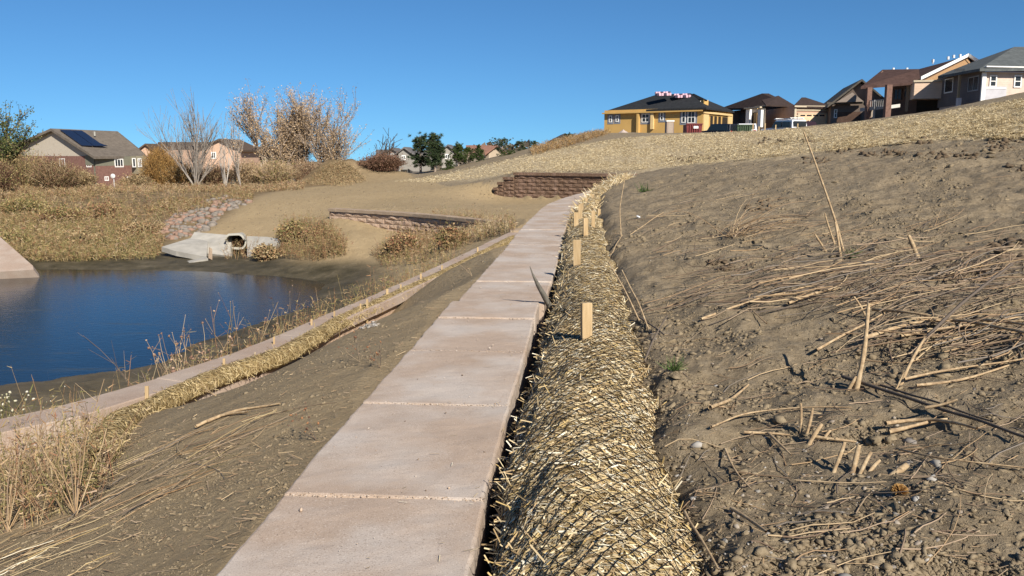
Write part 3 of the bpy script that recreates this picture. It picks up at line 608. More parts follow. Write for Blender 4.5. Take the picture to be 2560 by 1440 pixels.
o = lumps(P_, np.minimum(RNG.lognormal(math.log(.0055), .5, len(P_)), .022), 'pebbles', PEB, .6, .3, .4, False, False); tag(o, 'small pale pebbles among the soil clods', 'pebbles', kind='stuff')
slp = [(0, 1180), (420, 970), (900, 770), (1240, 610), (1180, 690), (1030, 880), (900, 1010), (720, 1230), (520, 1440), (0, 1440)]
P_ = fall(9000, slp, dens=lambda u, v: .15+.85*ss(.45, .65, fbm(u*.01, v*.02, 14, 4))); d = np.hypot(P_[:, 0], P_[:, 1]); o = lumps(P_, np.minimum(RNG.lognormal(math.log(.0026), .6, len(P_)), .012)*(.6+d/11), 'terrace_crumbs', CLOD, .7, .3, .6); tag(o, 'small soil crumbs over the terrace between the two walls', 'soil clods', kind='stuff')
P_ = fall(5000, [(520, 575), (640, 500), (760, 470), (1050, 450), (1250, 440), (1260, 500), (1300, 550), (1050, 525), (830, 515), (800, 560), (700, 580)]); o = lumps(P_, np.minimum(RNG.lognormal(math.log(.010), .6, len(P_)), .05), 'slope_crumbs', CLOD, .6, .3, .6); tag(o, 'small clods on the smooth tan slope beyond the pond', 'soil clods', kind='stuff')
k = 260; yy = RNG.uniform(2.2, 13, k); xx = xw(yy)-RNG.uniform(.02, .70, k); P_ = np.c_[xx, yy, np.full(k, .003)]; o = lumps(P_, RNG.lognormal(math.log(.0022), .5, k), 'cap_specks', SANDC, .6, .1, .5); tag(o, 'small grains of grit on the cap blocks', 'grit', kind='stuff')
k = 60; yy = RNG.uniform(2.2, 10, k); xx = xw(yy)-RNG.uniform(.0, .5, k)**1.5; sp = Soup(); sp.blades(np.c_[xx, yy, np.full(k, .006)], np.c_[RNG.normal(size=(k, 2)), np.zeros(k)], RNG.uniform(.01, .05, k), .0025, np.c_[np.zeros((k, 2)), np.ones(k)]); tag(sp.build('cap_straw', STRAW), 'few straw bits fallen on the cap blocks', 'straw', kind='stuff')
# row of big clods between the bare soil and the straw
L_ = []
for u, v in ((1930, 352), (2010, 350), (2100, 378), (2180, 385), (2240, 380), (2300, 352), (2330, 390), (2380, 385), (2420, 390), (2500, 358), (2520, 350), (2510, 370), (2040, 402), (1770, 395), (1700, 398), (2540, 605), (2530, 640), (2500, 620), (1800, 660), (1830, 672), (1900, 520), (1925, 505), (2555, 420)):
    p = fall(26, [(u-34, v-7), (u+34, v-7), (u+34, v+9), (u-34, v+9)]); L_.append(p)
L_ = np.vstack(L_); dd = np.hypot(L_[:, 0], L_[:, 1]); o = lumps(L_, np.minimum(RNG.lognormal(math.log(.018), .6, len(L_)), .045)*(.35+dd/18), 'torn_sods', plain('dark_sod', (.13, .095, .062), .95, .1, .35, 20, .02), .7, .25, .6); tag(o, 'dark torn sods of earth along the edge of the straw slope', 'sods', kind='stuff')
# straw bits and chaff over bare soil on both sides
for poly, n, nm, lb in ((soilp, 1700, 'straw_litter', 'loose bits of straw over the bare slope right of the roll'), ([(0, 1180), (420, 960), (900, 760), (1240, 600), (1180, 690), (1030, 880), (900, 1010), (720, 1230), (520, 1440), (0, 1440)], 1500, 'stem_litter', 'fine broken stems over the bare terrace between the two walls')):
    P_ = fall(n, poly, dens=lambda u, v: .35+.65*ss(.42, .6, fbm(u*.008, v*.014, 8, 3))); k = len(P_); sp = Soup(); d = np.hypot(P_[:, 0], P_[:, 1])
    dr = RNG.normal(.35, 1.0, k); D = np.c_[np.cos(dr), np.sin(dr)*.8, RNG.normal(0, .12, k)]
    sp.blades(P_+np.c_[np.zeros((k, 2)), RNG.uniform(.002, .02, k)], D, RNG.lognormal(math.log(.03), .6, k)*(.7+d/14), RNG.uniform(.0008, .0028, k)*(.6+d/7), np.c_[RNG.normal(0, .6, (k, 2)), np.ones(k)])
    tag(sp.build(nm, STALK), lb, 'plant litter', kind='stuff')
# ------------------------------------------------------------------ stalks
def stemline(px, w, mats, lift=.02, depth=None, n=5, sp=None, taper=.6, jit=.0022):
    """a stem through picture points; on the ground unless depth offsets (metres nearer/farther from the first point) are given"""
    pts = []
    if depth is None:
        P_, _ = hit([a for a, b in px], [b for a, b in px]); pts = [Vector(q)+Vector((0, 0, lift)) for q in P_]
    else:
        b = hit1(*px[0])
        for (u, v), dy in zip(px, depth): pts.append(Q(u, v, b.y+dy))
        pts[0].z -= .03
    a = np.array([tuple(q) for q in pts]); dl = np.r_[0, np.cumsum(np.linalg.norm(np.diff(a, axis=0), axis=1))]; m = max(6, int(dl[-1]/.05)); m = min(m, 40)
    s = np.linspace(0, dl[-1], m); c = np.stack([np.interp(s, dl, a[:, k]) for k in range(3)], 1)
    c[1:-1] += RNG.normal(0, jit*2.2, (m-2, 3))
    for _ in range(4): c[1:-1] = (c[:-2]+2*c[1:-1]+c[2:])/4; W = w/F*np.linalg.norm(c[0]-np.array([0, 0, CZ]))/2
    r = W*np.linspace(1, taper, m)*(1+.12*np.sin(np.arange(m)*2.3)); sp.tube(c, r, n)
STALKN = NT('mottled_stalk', .8, .25); STALKN.col(STALKN.ramp(STALKN.noise(38, 5, .7), [(.3, (.20, .135, .08)), (.5, (.38, .27, .155)), (.7, (.52, .41, .26))])); STALKN.bump(STALKN.noise(120, 3, .6), .5, .002); STALKN = STALKN.m
def stalk_thing(name, label, cat, stems, group=None, mat=None, parts=None):
    if len(stems) == 1:
        sp = Soup(); stemline(*stems[0][:2], None, sp=sp, **stems[0][2]); return tag(sp.build(name, mat or STALKN, None, True), label, cat, group)
    b = hit1(*stems[0][0][0]); root = empty(name, tuple(b), label, cat, group)
    for st in stems:
        sp = Soup(); stemline(*st[:2], None, sp=sp, **st[2]); sp.build('stem', mat or STALKN, root, True)
    return root
up = lambda *d: dict(depth=list(d))
stalk_thing('tall_reed', 'tall leaning dry reed rising past the skyline, cut shoots around its foot', 'reed', [([(2112, 628), (2085, 540), (2050, 440), (2010, 330)], 6.5, up(0, .05, .1, .15)), ([(2103, 640), (2095, 590), (2088, 555)], 8, up(0, .0, .05)), ([(2090, 610), (2072, 570), (2062, 533)], 6, up(0, 0, 0)), ([(2070, 628), (2050, 605), (2037, 585)], 7, up(0, 0, 0))])
stalk_thing('cut_stalk', 'thick speckled cut stalk standing alone right of the tall reed', 'stalk', [([(2298, 645), (2285, 615), (2271, 587)], 13, up(0, 0, 0))], 'cut stalks')
for px, w, lb in (([(2003, 1085), (2003, 1045), (2002, 1008)], 7, 'thinnest upright cut stalk, bolt upright left of the other stubs'), ([(2012, 1090), (2024, 1050), (2032, 1020)], 8, 'split cut stalk right beside the upright one'), ([(2015, 1112), (2035, 1085), (2055, 1060)], 11, 'fat leaning cut stalk with a pale cut end, in front of the split one'), ([(2052, 1100), (2062, 1086), (2076, 1076)], 7, 'short cut stub right of the fat leaning stalk'),
                  ([(2078, 1182), (2100, 1140), (2112, 1105)], 10, 'darkest cut stalk, leftmost of the lower row of stubs'), ([(2125, 1185), (2138, 1145), (2148, 1112)], 13, 'second stub of the lower row, thick with a hollow pale tip'), ([(2138, 1190), (2160, 1155), (2178, 1130)], 10, 'third stub of the lower row, leaning right'), ([(2155, 1185), (2180, 1168), (2200, 1150)], 9, 'fourth stub of the lower row, low and leaning right'), ([(2190, 1200), (2235, 1185), (2268, 1162)], 17, 'fattest cut stalk, lying almost flat at the end of the lower row')):
    sp = Soup(); stemline(px, w*1.0, None, depth=[0, .01, .02], n=8, sp=sp, taper=.9, jit=.0018); tag(sp.build('cut_stalk', STALKN, None, True), lb, 'stalk', 'cut stalks')
stalk_thing('dead_branch', 'crooked upright branch with a forked foot, casting a dark shadow on the bare slope', 'branch', [([(2138, 975), (2155, 900), (2165, 830), (2172, 760)], 14, dict(depth=[0, .02, .06, .15], jit=.003)), ([(2172, 790), (2150, 760), (2135, 742)], 7, dict(depth=[0, .02, .05])), ([(2110, 980), (2130, 955), (2140, 940)], 12, dict(depth=[0, 0, 0]))])
stalk_thing('dead_branch', 'thin bent branch leaning right, beside the crooked upright branch', 'branch', [([(2245, 965), (2275, 900), (2312, 845)], 10, dict(depth=[0, .05, .12], jit=.003)), ([(2230, 975), (2250, 950), (2260, 930)], 6, up(0, 0, 0))])
stalk_thing('dead_branch', 'long dark branch sloping up to the upper right across the stem heap', 'branch', [([(2250, 900), (2350, 810), (2450, 720), (2530, 660)], 9, dict(depth=[0, .1, .25, .4], taper=.7))], mat=STALKD)
stalk_thing('fallen_branch', 'pair of long pale stems lying side by side at the left of the stem heap', 'branch', [([(1752, 810), (1880, 765), (2020, 728), (2120, 712)], 7, dict(lift=.03)), ([(1970, 770), (2050, 740), (2100, 733)], 8, dict(lift=.03))])
stalk_thing('fallen_branch', 'long straight brown stem lying below the stem heap, pointing at it', 'branch', [([(2040, 900), (2120, 855), (2210, 806)], 8, dict(lift=.05))])
stalk_thing('fallen_branch', 'thick pale curved branches running to the right edge below the stem heap', 'branch', [([(2160, 870), (2300, 825), (2380, 820), (2460, 840), (2570, 862)], 11, dict(lift=.05)), ([(2180, 800), (2280, 810), (2340, 822)], 9, dict(lift=.06)), ([(2250, 860), (2400, 835), (2570, 822)], 8, dict(lift=.04)), ([(2450, 820), (2570, 835)], 8, dict(lift=.04))])
stalk_thing('fallen_branch', 'two thin stems lying parallel, low at the right edge', 'branch', [([(2260, 965), (2400, 935), (2570, 912)], 7, dict(lift=.03)), ([(2290, 975), (2420, 960), (2520, 925)], 8, dict(lift=.02))])
stalk_thing('fallen_branch', 'long dark brown double stem slanting down to the right edge', 'branch', [([(2105, 957), (2200, 990), (2350, 1040), (2560, 1115)], 9, dict(lift=.03)), ([(2200, 980), (2320, 1020), (2480, 1075)], 6, dict(lift=.03))], mat=STALKD)
stalk_thing('fallen_branch', 'short knobbly pale branch alone on bare soil near the netted roll', 'branch', [([(1775, 1028), (1810, 1015), (1845, 998), (1870, 970)], 11, dict(lift=.015, jit=.004))])
stalk_thing('fallen_branch', 'thin bowed stem stretching behind the upright cut stalks', 'branch', [([(1778, 1080), (1860, 1045), (1950, 1032), (2130, 1031)], 6, dict(lift=.02))])
stalk_thing('fallen_branch', 'bundle of three pale curved stems with cut ends right of the stubs', 'branch', [([(2212, 1085), (2290, 1068), (2390, 1078), (2440, 1100)], 11, dict(lift=.04)), ([(2222, 1093), (2300, 1080), (2370, 1060)], 11, dict(lift=.02)), ([(2310, 1065), (2390, 1045)], 8, dict(lift=.07))])
stalk_thing('fallen_branch', 'short pale stems lying left of the stubs', 'branch', [([(2025, 1103), (2090, 1112), (2140, 1118)], 9, dict(lift=.02)), ([(1860, 1090), (1920, 1090), (1975, 1097)], 8, dict(lift=.015)), ([(1920, 1092), (1950, 1120), (1978, 1148)], 7, dict(lift=.015))])
stalk_thing('fallen_branch', 'split white-ended piece of stem below the left stubs', 'branch', [([(1828, 1282), (1870, 1305), (1915, 1342)], 10, dict(lift=.015))])
stalk_thing('fallen_branch', 'thin brown stem leaning on small clods left of the stubs', 'branch', [([(1812, 1135), (1830, 1180), (1878, 1238)], 6, dict(lift=.02))])
stalk_thing('fallen_branch', 'long brown stem beside the foot of the netted roll', 'branch', [([(1710, 1300), (1745, 1360), (1795, 1450)], 8, dict(lift=.03))])
stalk_thing('fallen_branch', 'fine pale stem curving to the right edge past the fattest stub', 'branch', [([(2240, 1135), (2330, 1160), (2440, 1178), (2570, 1186)], 5, dict(lift=.02))])
stalk_thing('leaning_stems', 'two long yellow stems leaning beside the netted roll', 'stems', [([(1608, 808), (1560, 720), (1522, 655)], 5, up(0, .3, .5)), ([(1632, 830), (1590, 745), (1555, 675)], 5, up(0, .3, .5))])
stalk_thing('twig_tangle', 'small brown twigs at the right side of the netted roll', 'twigs', [([(1605, 915), (1622, 860), (1668, 790)], 6, up(0, .1, .2)), ([(1600, 910), (1640, 850), (1630, 835)], 5, up(0, .05, .1)), ([(1590, 800), (1640, 830), (1660, 850)], 5, dict(lift=.03))], mat=STALKD)
stalk_thing('sloping_stem', 'tall thin curving stem beside the end of the netted roll', 'stem', [([(1553, 590), (1549, 520), (1566, 430)], 3, up(0, .1, .2)), ([(1558, 593), (1600, 570), (1660, 530)], 3, up(0, .2, .4)), ([(1520, 660), (1545, 610), (1556, 594)], 4, dict(lift=.03))])
# the dead leaf-like stick leaning on the tall wall
sp = Soup(); pth = np.array([(.37, 7.05, -.25), (.325, 6.93, -.07), (.262, 6.82, .06), (.205, 6.72, .17), (.165, 6.65, .26), (.14, 6.62, .33)]); sp.tube(pth, np.array([.016, .028, .024, .018, .008, .003]), 6)
tag(sp.build('grey_stick', plain('weathered_grey_wood', (.17, .155, .13), .9, .2, .3, 30, .01), None, True), 'weathered grey split stick leaning against the edge of the tall wall', 'stick')
# litter and small single things
p = hit1(1598, 546); o = lumps(np.array([tuple(p)]), [.06], 'crumpled_wrapper', plain('white_plastic', (.8, .8, .8), .4), .45, 0, .35, True); tag(o, 'small white piece of litter on the bare slope beside the far roll', 'litter')
p = hit1(2248, 1240); sp = Soup(); k = 420; D = RNG.normal(size=(k, 3)); D[:, 2] = np.abs(D[:, 2]); D /= np.linalg.norm(D, axis=1)[:, None]; sp.blades(np.array(p)+D*.014+[0, 0, .012], D, .024, .0016); 
tag(sp.build('seed_burr', plain('amber_burr', (.42, .24, .08), .7)), 'round amber seed burr on the soil below the fattest stub', 'seed head')
p = Vector((*onz(668, 843, ZT+.01), ZT+.012)); o = lumps(np.array([p]), [.03], 'dark_pebble', plain('black_stone', (.03, .03, .03)), .5, 0, .1, True, True); tag(o, 'single dark pebble on the pale cap of the low wall', 'pebble')
# heap of fallen stems
def drift(n, poly, lo, hi, wlo, whi, name, label, mats, ang=(.25, .35), lift=(.0, .08), nseg=5):
    P_ = fall(n, poly); sp = Soup()
    for q in range(len(P_)):
        L = random.uniform(lo, hi); a = random.gauss(*ang); s = np.linspace(-.5, .5, nseg)*L; b = random.uniform(-.25, .25)*L
        x = P_[q, 0]+s*math.cos(a)-b*(s/L)**2*2*math.sin(a); y = P_[q, 1]+s*math.sin(a)+b*(s/L)**2*2*math.cos(a); z = gz(x, y); zz = np.linspace(z[0], z[-1], nseg)*.5+z*.5+random.uniform(*lift)+np.maximum(0, RNG.normal(0, .006, nseg))
        z = np.maximum(zz, z+.003); w = random.uniform(wlo, whi); sp.tube(np.c_[x, y, z], w*np.linspace(1, .6, nseg), 4, random.randrange(len(mats)) if len(mats) > 1 else 0)
    return tag(sp.build(name, mats, None, True), label, 'fallen stems', kind='stuff')
drift(160, [(1620, 760), (1900, 690), (2150, 640), (2560, 630), (2600, 760), (2300, 770), (2100, 780), (1900, 790), (1700, 770)], .2, 1.0, .0018, .0052, 'fallen_stems', 'heap of grey and tan fallen stems across the bare slope', [STALK, STALKD, STALKD], (.3, .45), (0, .12))
drift(300, [(1700, 770), (1720, 690), (1900, 640), (2150, 625), (2560, 640), (2600, 760), (2300, 790), (2000, 760)], .1, .5, .001, .003, 'fine_stems', 'fine dark twiggy stems within the stem heap', [STALKD], (.3, .9), (0, .07))
drift(90, [(2150, 780), (2400, 770), (2600, 800), (2600, 900), (2300, 900), (2150, 880)], .15, .7, .0013, .0042, 'fallen_stems', 'tangle of stems around the upright crooked branch', [STALK, STALKD, STALKD], (.2, .6))
drift(170, [(1560, 640), (1600, 520), (1700, 470), (2000, 500), (2400, 560), (2560, 560), (2560, 640), (1900, 680), (1700, 650)], .15, .6, .0015, .004, 'sparse_stems', 'sparse thin stems over the upper bare slope', [STALK, STALKD], (.4, .5))
drift(160, [(1650, 800), (1700, 1200), (1800, 1440), (2600, 1440), (2600, 900), (2000, 900)], .06, .3, .001, .003, 'sparse_stems', 'short thin stems over the foreground soil on the right', [STALK, STALKD], (.2, .9), (0, .015))
drift(130, [(-60, 1250), (200, 1120), (500, 1080), (640, 1030), (800, 1010), (640, 1120), (440, 1240), (250, 1300), (60, 1400), (-60, 1440)], .08, .5, .0011, .0028, 'fallen_stems', 'drift of brown fallen stems on the terrace at the lower left', [STALK, STALKD, WEED], (.55, .6), (0, .03))
drift(22, [(-60, 1380), (250, 1340), (260, 1440), (-60, 1470)], .1, .35, .001, .0022, 'fallen_stems', 'yellow stems in the lower left corner', [STRAW], (.3, .25), (0, .05))
stalk_thing('fallen_branch', 'two grey-tan stems lying together in the middle of the terrace', 'branch', [([(490, 1075), (540, 1045), (620, 1038)], 9, dict(lift=.02)), ([(520, 1060), (580, 1032), (700, 1015)], 8, dict(lift=.015))])
stalk_thing('fallen_branch', 'long straight stem at the lower left, crossing the drift', 'branch', [([(150, 1198), (200, 1202), (280, 1235)], 5, dict(lift=.05))])
# green sprigs
for (u, v, n) , lb in (((1685, 925, 60), 'small green grass sprig right of the netted roll'), ((1610, 480, 50), 'green sprig beside the far straw roll'), ((2130, 645, 50), 'green sprig at the foot of the tall reed')):
    p = hit1(u, v); sp = Soup(); k = n; D = np.c_[RNG.normal(0, .8, (k, 2)), RNG.uniform(.4, 1.5, k)]; D /= np.linalg.norm(D, axis=1)[:, None]; B = np.array(p)+np.c_[RNG.normal(0, .02*p.y/6, (k, 2)), np.zeros(k)]
    L = RNG.uniform(.03, .10, k)*(.6+p.y/10); sp.blades(B+D*L[:, None]/2, D, L, .004*(.5+p.y/6), taper=.3); tag(sp.build('grass_sprig', plain('fresh_grass', (.07, .11, .03))), lb, 'grass tuft')
p = hit1(1835, 590); sp = Soup(); k = 46; D = np.c_[RNG.normal(.75, .45, k), RNG.normal(.15, .4, k), RNG.uniform(.3, 1.2, k)]
for q in range(k):
    d0 = D[q]/np.linalg.norm(D[q]); L = random.uniform(.4, 1.0); s = np.linspace(0, 1, 6)[:, None]; c = np.array(p)+np.r_[RNG.normal(0, .08, 2), 0]+d0*L*s+np.array([.15, 0, -.38])*L*s**2; sp.tube(c, .004*np.linspace(1, .4, 6), 3)
tag(sp.build('grass_tuft', STALK), 'fan of dry grass blades bending to the right on the upper bare slope', 'grass tuft')
# ------------------------------------------------------------------ houses
GLASS = plain('window_glass', (.025, .03, .035), .22, .45, .1); WHITE = plain('white_trim', (.78, .77, .73), .6); TANTRIM = plain('tan_trim', (.50, .42, .30), .7)
def lap(name, c, sp=.2, mort=.75, rough=.85, bx=None):
    m = NT(name, rough, .15); g = m.n('ShaderNodeNewGeometry'); s = m.n('ShaderNodeSeparateXYZ'); m.l(g.outputs['Position'], s.inputs[0])
    f = m.math('FRACT', m.math('MULTIPLY', s.outputs[2], 1/sp)); line = m.ramp(f, [(0, (mort,)*3), (.12, (1, 1, 1))])
    n = m.ramp(m.noise(1.3, 6, .65), [(.3, tuple(q*.86 for q in c)), (.7, tuple(min(1, q*1.12) for q in c))]); m.col(m.mix(1.0, n, line, 'MULTIPLY')); return m.m
def shingle(name, c):
    m = NT(name, .95, .12); n = m.ramp(m.noise(2.2, 7, .8), [(.3, tuple(q*.65 for q in c)), (.7, tuple(q*1.35 for q in c))]); g = m.n('ShaderNodeNewGeometry'); s = m.n('ShaderNodeSeparateXYZ'); m.l(g.outputs['Position'], s.inputs[0])
    f = m.math('FRACT', m.math('MULTIPLY', s.outputs[2], 1/.16)); m.col(m.mix(1.0, n, m.ramp(f, [(0, (.72,)*3), (.3, (1, 1, 1))]), 'MULTIPLY')); return m.m
def gm(p): return (float(p[0]), float(p[1]))
class Plane:
    """a vertical wall plane through plan points A (nearest end) and B; px(u, v) -> (s along wall, z)"""
    def __init__(s, A, B):
        s.A = np.array(A[:2], float); s.B = np.array(B[:2], float); s.L = np.hypot(*(s.B-s.A)); s.t = (s.B-s.A)/s.L; n = np.array([s.t[1], -s.t[0]])
        s.n = n if np.dot(-s.A, n) > 0 else -n
    def px(s, u, v):
        x, y, z = ray(u, v); M = np.array([[x, -s.t[0]], [y, -s.t[1]]], float); t, q = np.linalg.solve(M, s.A); return q, CZ+float(z)*t
    def box(s, mb, s0, s1, z0, z1, d0, d1):
        c = [(s.A+s.t*a+s.n*d) for a, d in ((s0, d1), (s1, d1), (s1, d0), (s0, d0))]
        return mb.hexa([(p[0], p[1], z0) for p in c]+[(p[0], p[1], z1) for p in c])
    def rect(s, u0, v0, u1, v1):
        a, zt = s.px(u0, v0); b, zb = s.px(u1, v1); _, zt2 = s.px(u1, v0); _, zb2 = s.px(u0, v1)
        return min(a, b), max(a, b), (zb+zb2)/2, (zt+zt2)/2
def window(pl, par, r, frame=WHITE, cols=2, rows=1, label=None, fw=.09, wrap=None):
    s0, s1, z0, z1 = pl.rect(*r); mb = MB()
    if wrap is not None: w = MB(); pl.box(w, s0-.22, s1+.22, z0-.22, z1+.22, .0, .025); w.build('flashing', wrap, par)
    pl.box(mb, s0, s0+fw, z0, z1, .02, .09); pl.box(mb, s1-fw, s1, z0, z1, .02, .09); pl.box(mb, s0+fw, s1-fw, z0, z0+fw, .02, .087); pl.box(mb, s0+fw, s1-fw, z1-fw, z1, .02, .087)
    for k in range(1, cols): x = s0+(s1-s0)*k/cols; pl.box(mb, x-fw*.35, x+fw*.35, z0+fw, z1-fw, .02, .08)
    for k in range(1, rows): z = z0+(z1-z0)*k/rows; pl.box(mb, s0+fw, s1-fw, z-fw*.3, z+fw*.3, .02, .075)
    f = mb.build('window', frame, par); g = MB(); pl.box(g, s0+fw*.5, s1-fw*.5, z0+fw*.5, z1-fw*.5, .005, .05); g.build('pane', GLASS, f); return f
def wbox(pl, par, r, name, mat, d0=.0, d1=.06, label=None):
    s0, s1, z0, z1 = pl.rect(*r); mb = MB(); pl.box(mb, s0, s1, z0, z1, d0, d1); o = mb.build(name, mat, par)
    if label: o['label'] = label
    return o
def shell(pts, faces, th, name, mat, par):
    """closed slab: top faces, the same faces lowered by th, and the rim"""
    n = len(pts); V = [tuple(p) for p in pts]+[(p[0], p[1], p[2]-th) for p in pts]; E = {}
    f2 = []
    for f in faces:
        a = np.array([pts[i] for i in f], float); nn = np.cross(a[1]-a[0], a[2]-a[0]); f = list(f) if nn[2] > 0 else list(f)[::-1]; f2.append(f)
        for i in range(len(f)): E[(f[i], f[(i+1) % len(f)])] = 1
    Fs = [tuple(f) for f in f2]+[tuple(i+n for i in f[::-1]) for f in f2]
    for (a, b) in E:
        if (b, a) not in E: Fs.append((b, a, a+n, b+n))
    mb = MB(); mb.add(V, Fs); return mb.build(name, mat, par)
def house(name, loc, label, **k): return empty(name, tuple(loc), label, 'house', k.get('group'))
def offs(c, d=.5):                        # push a footprint outwards
    c = [np.array(q[:2], float) for q in c]; m = sum(c)/len(c); return [q+(q-m)/np.linalg.norm(q-m)*d for q in c]
OSB = plain('bare_sheathing', (.52, .33, .115), .85, .15, .10, .7); OSBL = plain('fresh_lumber', (.64, .46, .22), .8, .15, .12, 2); TARP = shingle('black_roof_felt', (.028, .030, .033)); PINK = plain('pink_wrap', (.62, .40, .46), .6, .3, .25, 4); DARKB = plain('interior_shade', (.03, .022, .015), .9)  # DARKB: near-black sheets painted in for the shade inside openings
FLASH = plain('grey_flashing', (.20, .22, .26), .7)
# --- unfinished house with bare sheathing
C1 = Q(1757, 300, 100); d1 = Vector((-10.3, 7, 0)).normalized(); d2 = Vector((.56, .83, 0)); C0 = C1+d1*12.8; C2 = C1+d2*9.6; C3 = C0+d2*9.6
zb, ze = 2.2, 6.5; h = house('unfinished_house', (C1.x, C1.y, 3.4), 'unfinished house of bare yellow sheathing with a black hip roof on the crest')
MB().prism([gm(C1), gm(C2), gm(C3), gm(C0)], zb, ze).build('wall', OSB, h)
pl = Plane(C1, C0); pg = Plane(C1, C2)
e = [Q(1765, 276, 99.3), Q(1836, 281, 108), None, Q(1514, 277, 107.5)]; e[2] = Vector((C3.x, C3.y+.8, ze)); e[0].z = e[1].z = e[3].z = 6.45
R1 = Q(1640, 237, 109.5); R2 = Q(1726, 233, 105)
shell([e[0], e[1], e[2], e[3], R1, R2], [(3, 0, 5, 4), (0, 1, 5), (1, 2, 4, 5), (2, 3, 4)], .22, 'roof', TARP, h)
sb = MB(); pl.box(sb, -.1, pl.L+.1, 6.05, 6.2, .0, .5); sb.build('soffit', OSB, h)
for r, c, q in (((1605, 284, 1624, 306), 2, 2), ((1651, 281, 1659, 301), 1, 2), ((1523, 289, 1530, 306), 1, 2), ((1540, 288, 1547, 305), 1, 2), ((1705, 278, 1714, 307), 1, 2)): window(pl, h, r, WHITE, c, q, wrap=FLASH)
window(pl, h, (1720, 278, 1738, 308), WHITE, 2, 2, wrap=FLASH)
wbox(pl, h, (1596, 285, 1600, 333), 'wall_corner', OSB, 0, .5); wbox(pl, h, (1629, 279, 1635, 323), 'corner_board', OSBL, 0, .3); wbox(pl, h, (1716, 272, 1757, 277), 'header_beam', OSBL, 0, .28)
wbox(pg, h, (1757, 282, 1828, 287), 'header_beam', OSBL, 0, .2); wbox(pg, h, (1758, 286, 1769, 333), 'wall_corner', OSBL, 0, .12); wbox(pg, h, (1819, 286, 1828, 333), 'wall_corner', OSBL, 0, .12); wbox(pg, h, (1770, 291, 1818, 333), 'garage_opening_shade', DARKB, .0, .02)
for k in range(4): wbox(pg, h, (1772+k*10, 291, 1773.2+k*10, 330), 'stud', OSB, .02, .06)
# dormer with a small double window
ZD = 7.1; D0 = Q(1759, 262, 101.5); D1 = Q(1722, 256, 104); pd = Plane(D0, D1); b_ = Vector((pd.n[0], pd.n[1], 0))*-.7
MB().prism([gm(D0), gm(D1), gm(D1+b_), gm(D0+b_)], 6.3, Q(1740, 251, 102.5).z).build('dormer', OSB, h); window(pd, h, (1734, 253, 1752, 264), WHITE, 2, 1)
t = [Q(1768, 250, 101), Q(1712, 246, 105), Q(1700, 238, 109), Q(1735, 234, 104)]; shell(t, [(0, 1, 2, 3)], .15, 'dormer_roof', TARP, h)
for (u0, u1, v0, v1) in ((1640, 1678, 228, 237), (1686, 1727, 233, 242)):
    n = 6
    for k in range(n):
        for r in range(2):
            a = u0+(u1-u0)*(k+.1)/n+r*-2; p = Q(a+2.2, v1-(3.6*r+1.5)-k*.15, 104.6 if r else 104.2); mb = MB(); mb.box((p.x-.13, p.y-.35, p.z-.22), (p.x+.13, p.y+.35, p.z+.10)); tag(mb.build('shingle_bundle', PINK if (k+r) % 3 else plain('dark_wrap', (.05, .04, .07)), None, False, .02), 'wrapped shingle bundle stacked on the ridge of the black roof', 'bundle', 'shingle bundles on the black roof')
# --- finished tan and brown house with the garage
RB = shingle('brown_shingles', (.060, .042, .036)); SID = lap('pinkish_siding', (.44, .29, .21)); SIDD = lap('shaded_siding', (.135, .085, .065)); GAR = lap('peach_garage_door', (.74, .52, .33), .55, .85); CREAM = plain('cream_stucco', (.62, .52, .40), .9, .15)  # SIDD is the siding darkened in colour for the walls in shade
h = house('garage_house', tuple(Q(1980, 318, 96)), 'single-storey house with brown hip roof, pale porch columns and a wide peach garage door')
A = Q(1986, 300, 95); B = Q(2074, 300, 95.8); Wl = Q(1806, 300, 116); MB().prism([gm(A), gm(B), (B.x+3, B.y+10), (A.x-1, A.y+10)], 2.2, 6.35).build('garage_wing', SID, h)
A2 = Q(1986, 300, 100); MB().prism([gm(Wl), gm(A2), (A2.x+3, A2.y+8), (Wl.x+2, Wl.y+8)], 2.2, 6.75).build('wall', SIDD, h)
pg = Plane(A, B); pw = Plane(A2, Wl)
o = wbox(pg, h, (1997, 285, 2064, 322), 'garage_door', GAR, .02, .08)
for k in range(4): s0, s1, z0, z1 = pg.rect(2000+k*16, 287, 2012+k*16, 290.5); q = MB(); pg.box(q, s0, s1, z0, z1, .07, .10); q.build('pane', GLASS, o)
for r in ((1994, 282.5, 2067, 285), (1994, 285, 1997, 322), (2064, 285, 2067, 322), (1986, 288, 1994, 290.5), (2067, 288, 2074, 290.5), (1986, 274, 2074, 277), (1986, 267, 1988, 322), (2072, 267, 2074, 322)): wbox(pg, h, r, 'trim_board', TANTRIM, .0, .10+.003*random.random())
wbox(pg, h, (1984, 264.5, 2084, 268.5), 'fascia', TANTRIM, .12, .25)
E = [Q(1984, 265, 94.75), Q(2086, 267, 95.5), Q(2080, 268, 108), Q(1980, 268, 108)]; shell([E[0], E[1], E[2], E[3], Q(2004, 243.5, 101), Q(2014, 243.5, 101)], [(0, 1, 5, 4), (1, 2, 5), (2, 3, 4, 5), (3, 0, 4)], .2, 'garage_roof', RB, h)
E = [Q(1800, 271, 114), Q(1990, 268, 97), Q(1995, 270, 114), Q(1810, 272, 116)]; shell([E[0], E[1], E[2], E[3], Q(1905, 233.5, 107), Q(1922, 233.5, 106.5)], [(0, 1, 5, 4), (1, 2, 5), (2, 3, 4, 5), (3, 0, 4)], .2, 'roof', RB, h)
shell([Q(1915, 262, 97), Q(1990, 265, 97), Q(1946, 239, 103), Q(1905, 250, 101)], [(0, 1, 2, 3)], .15, 'roof_wing', RB, h)
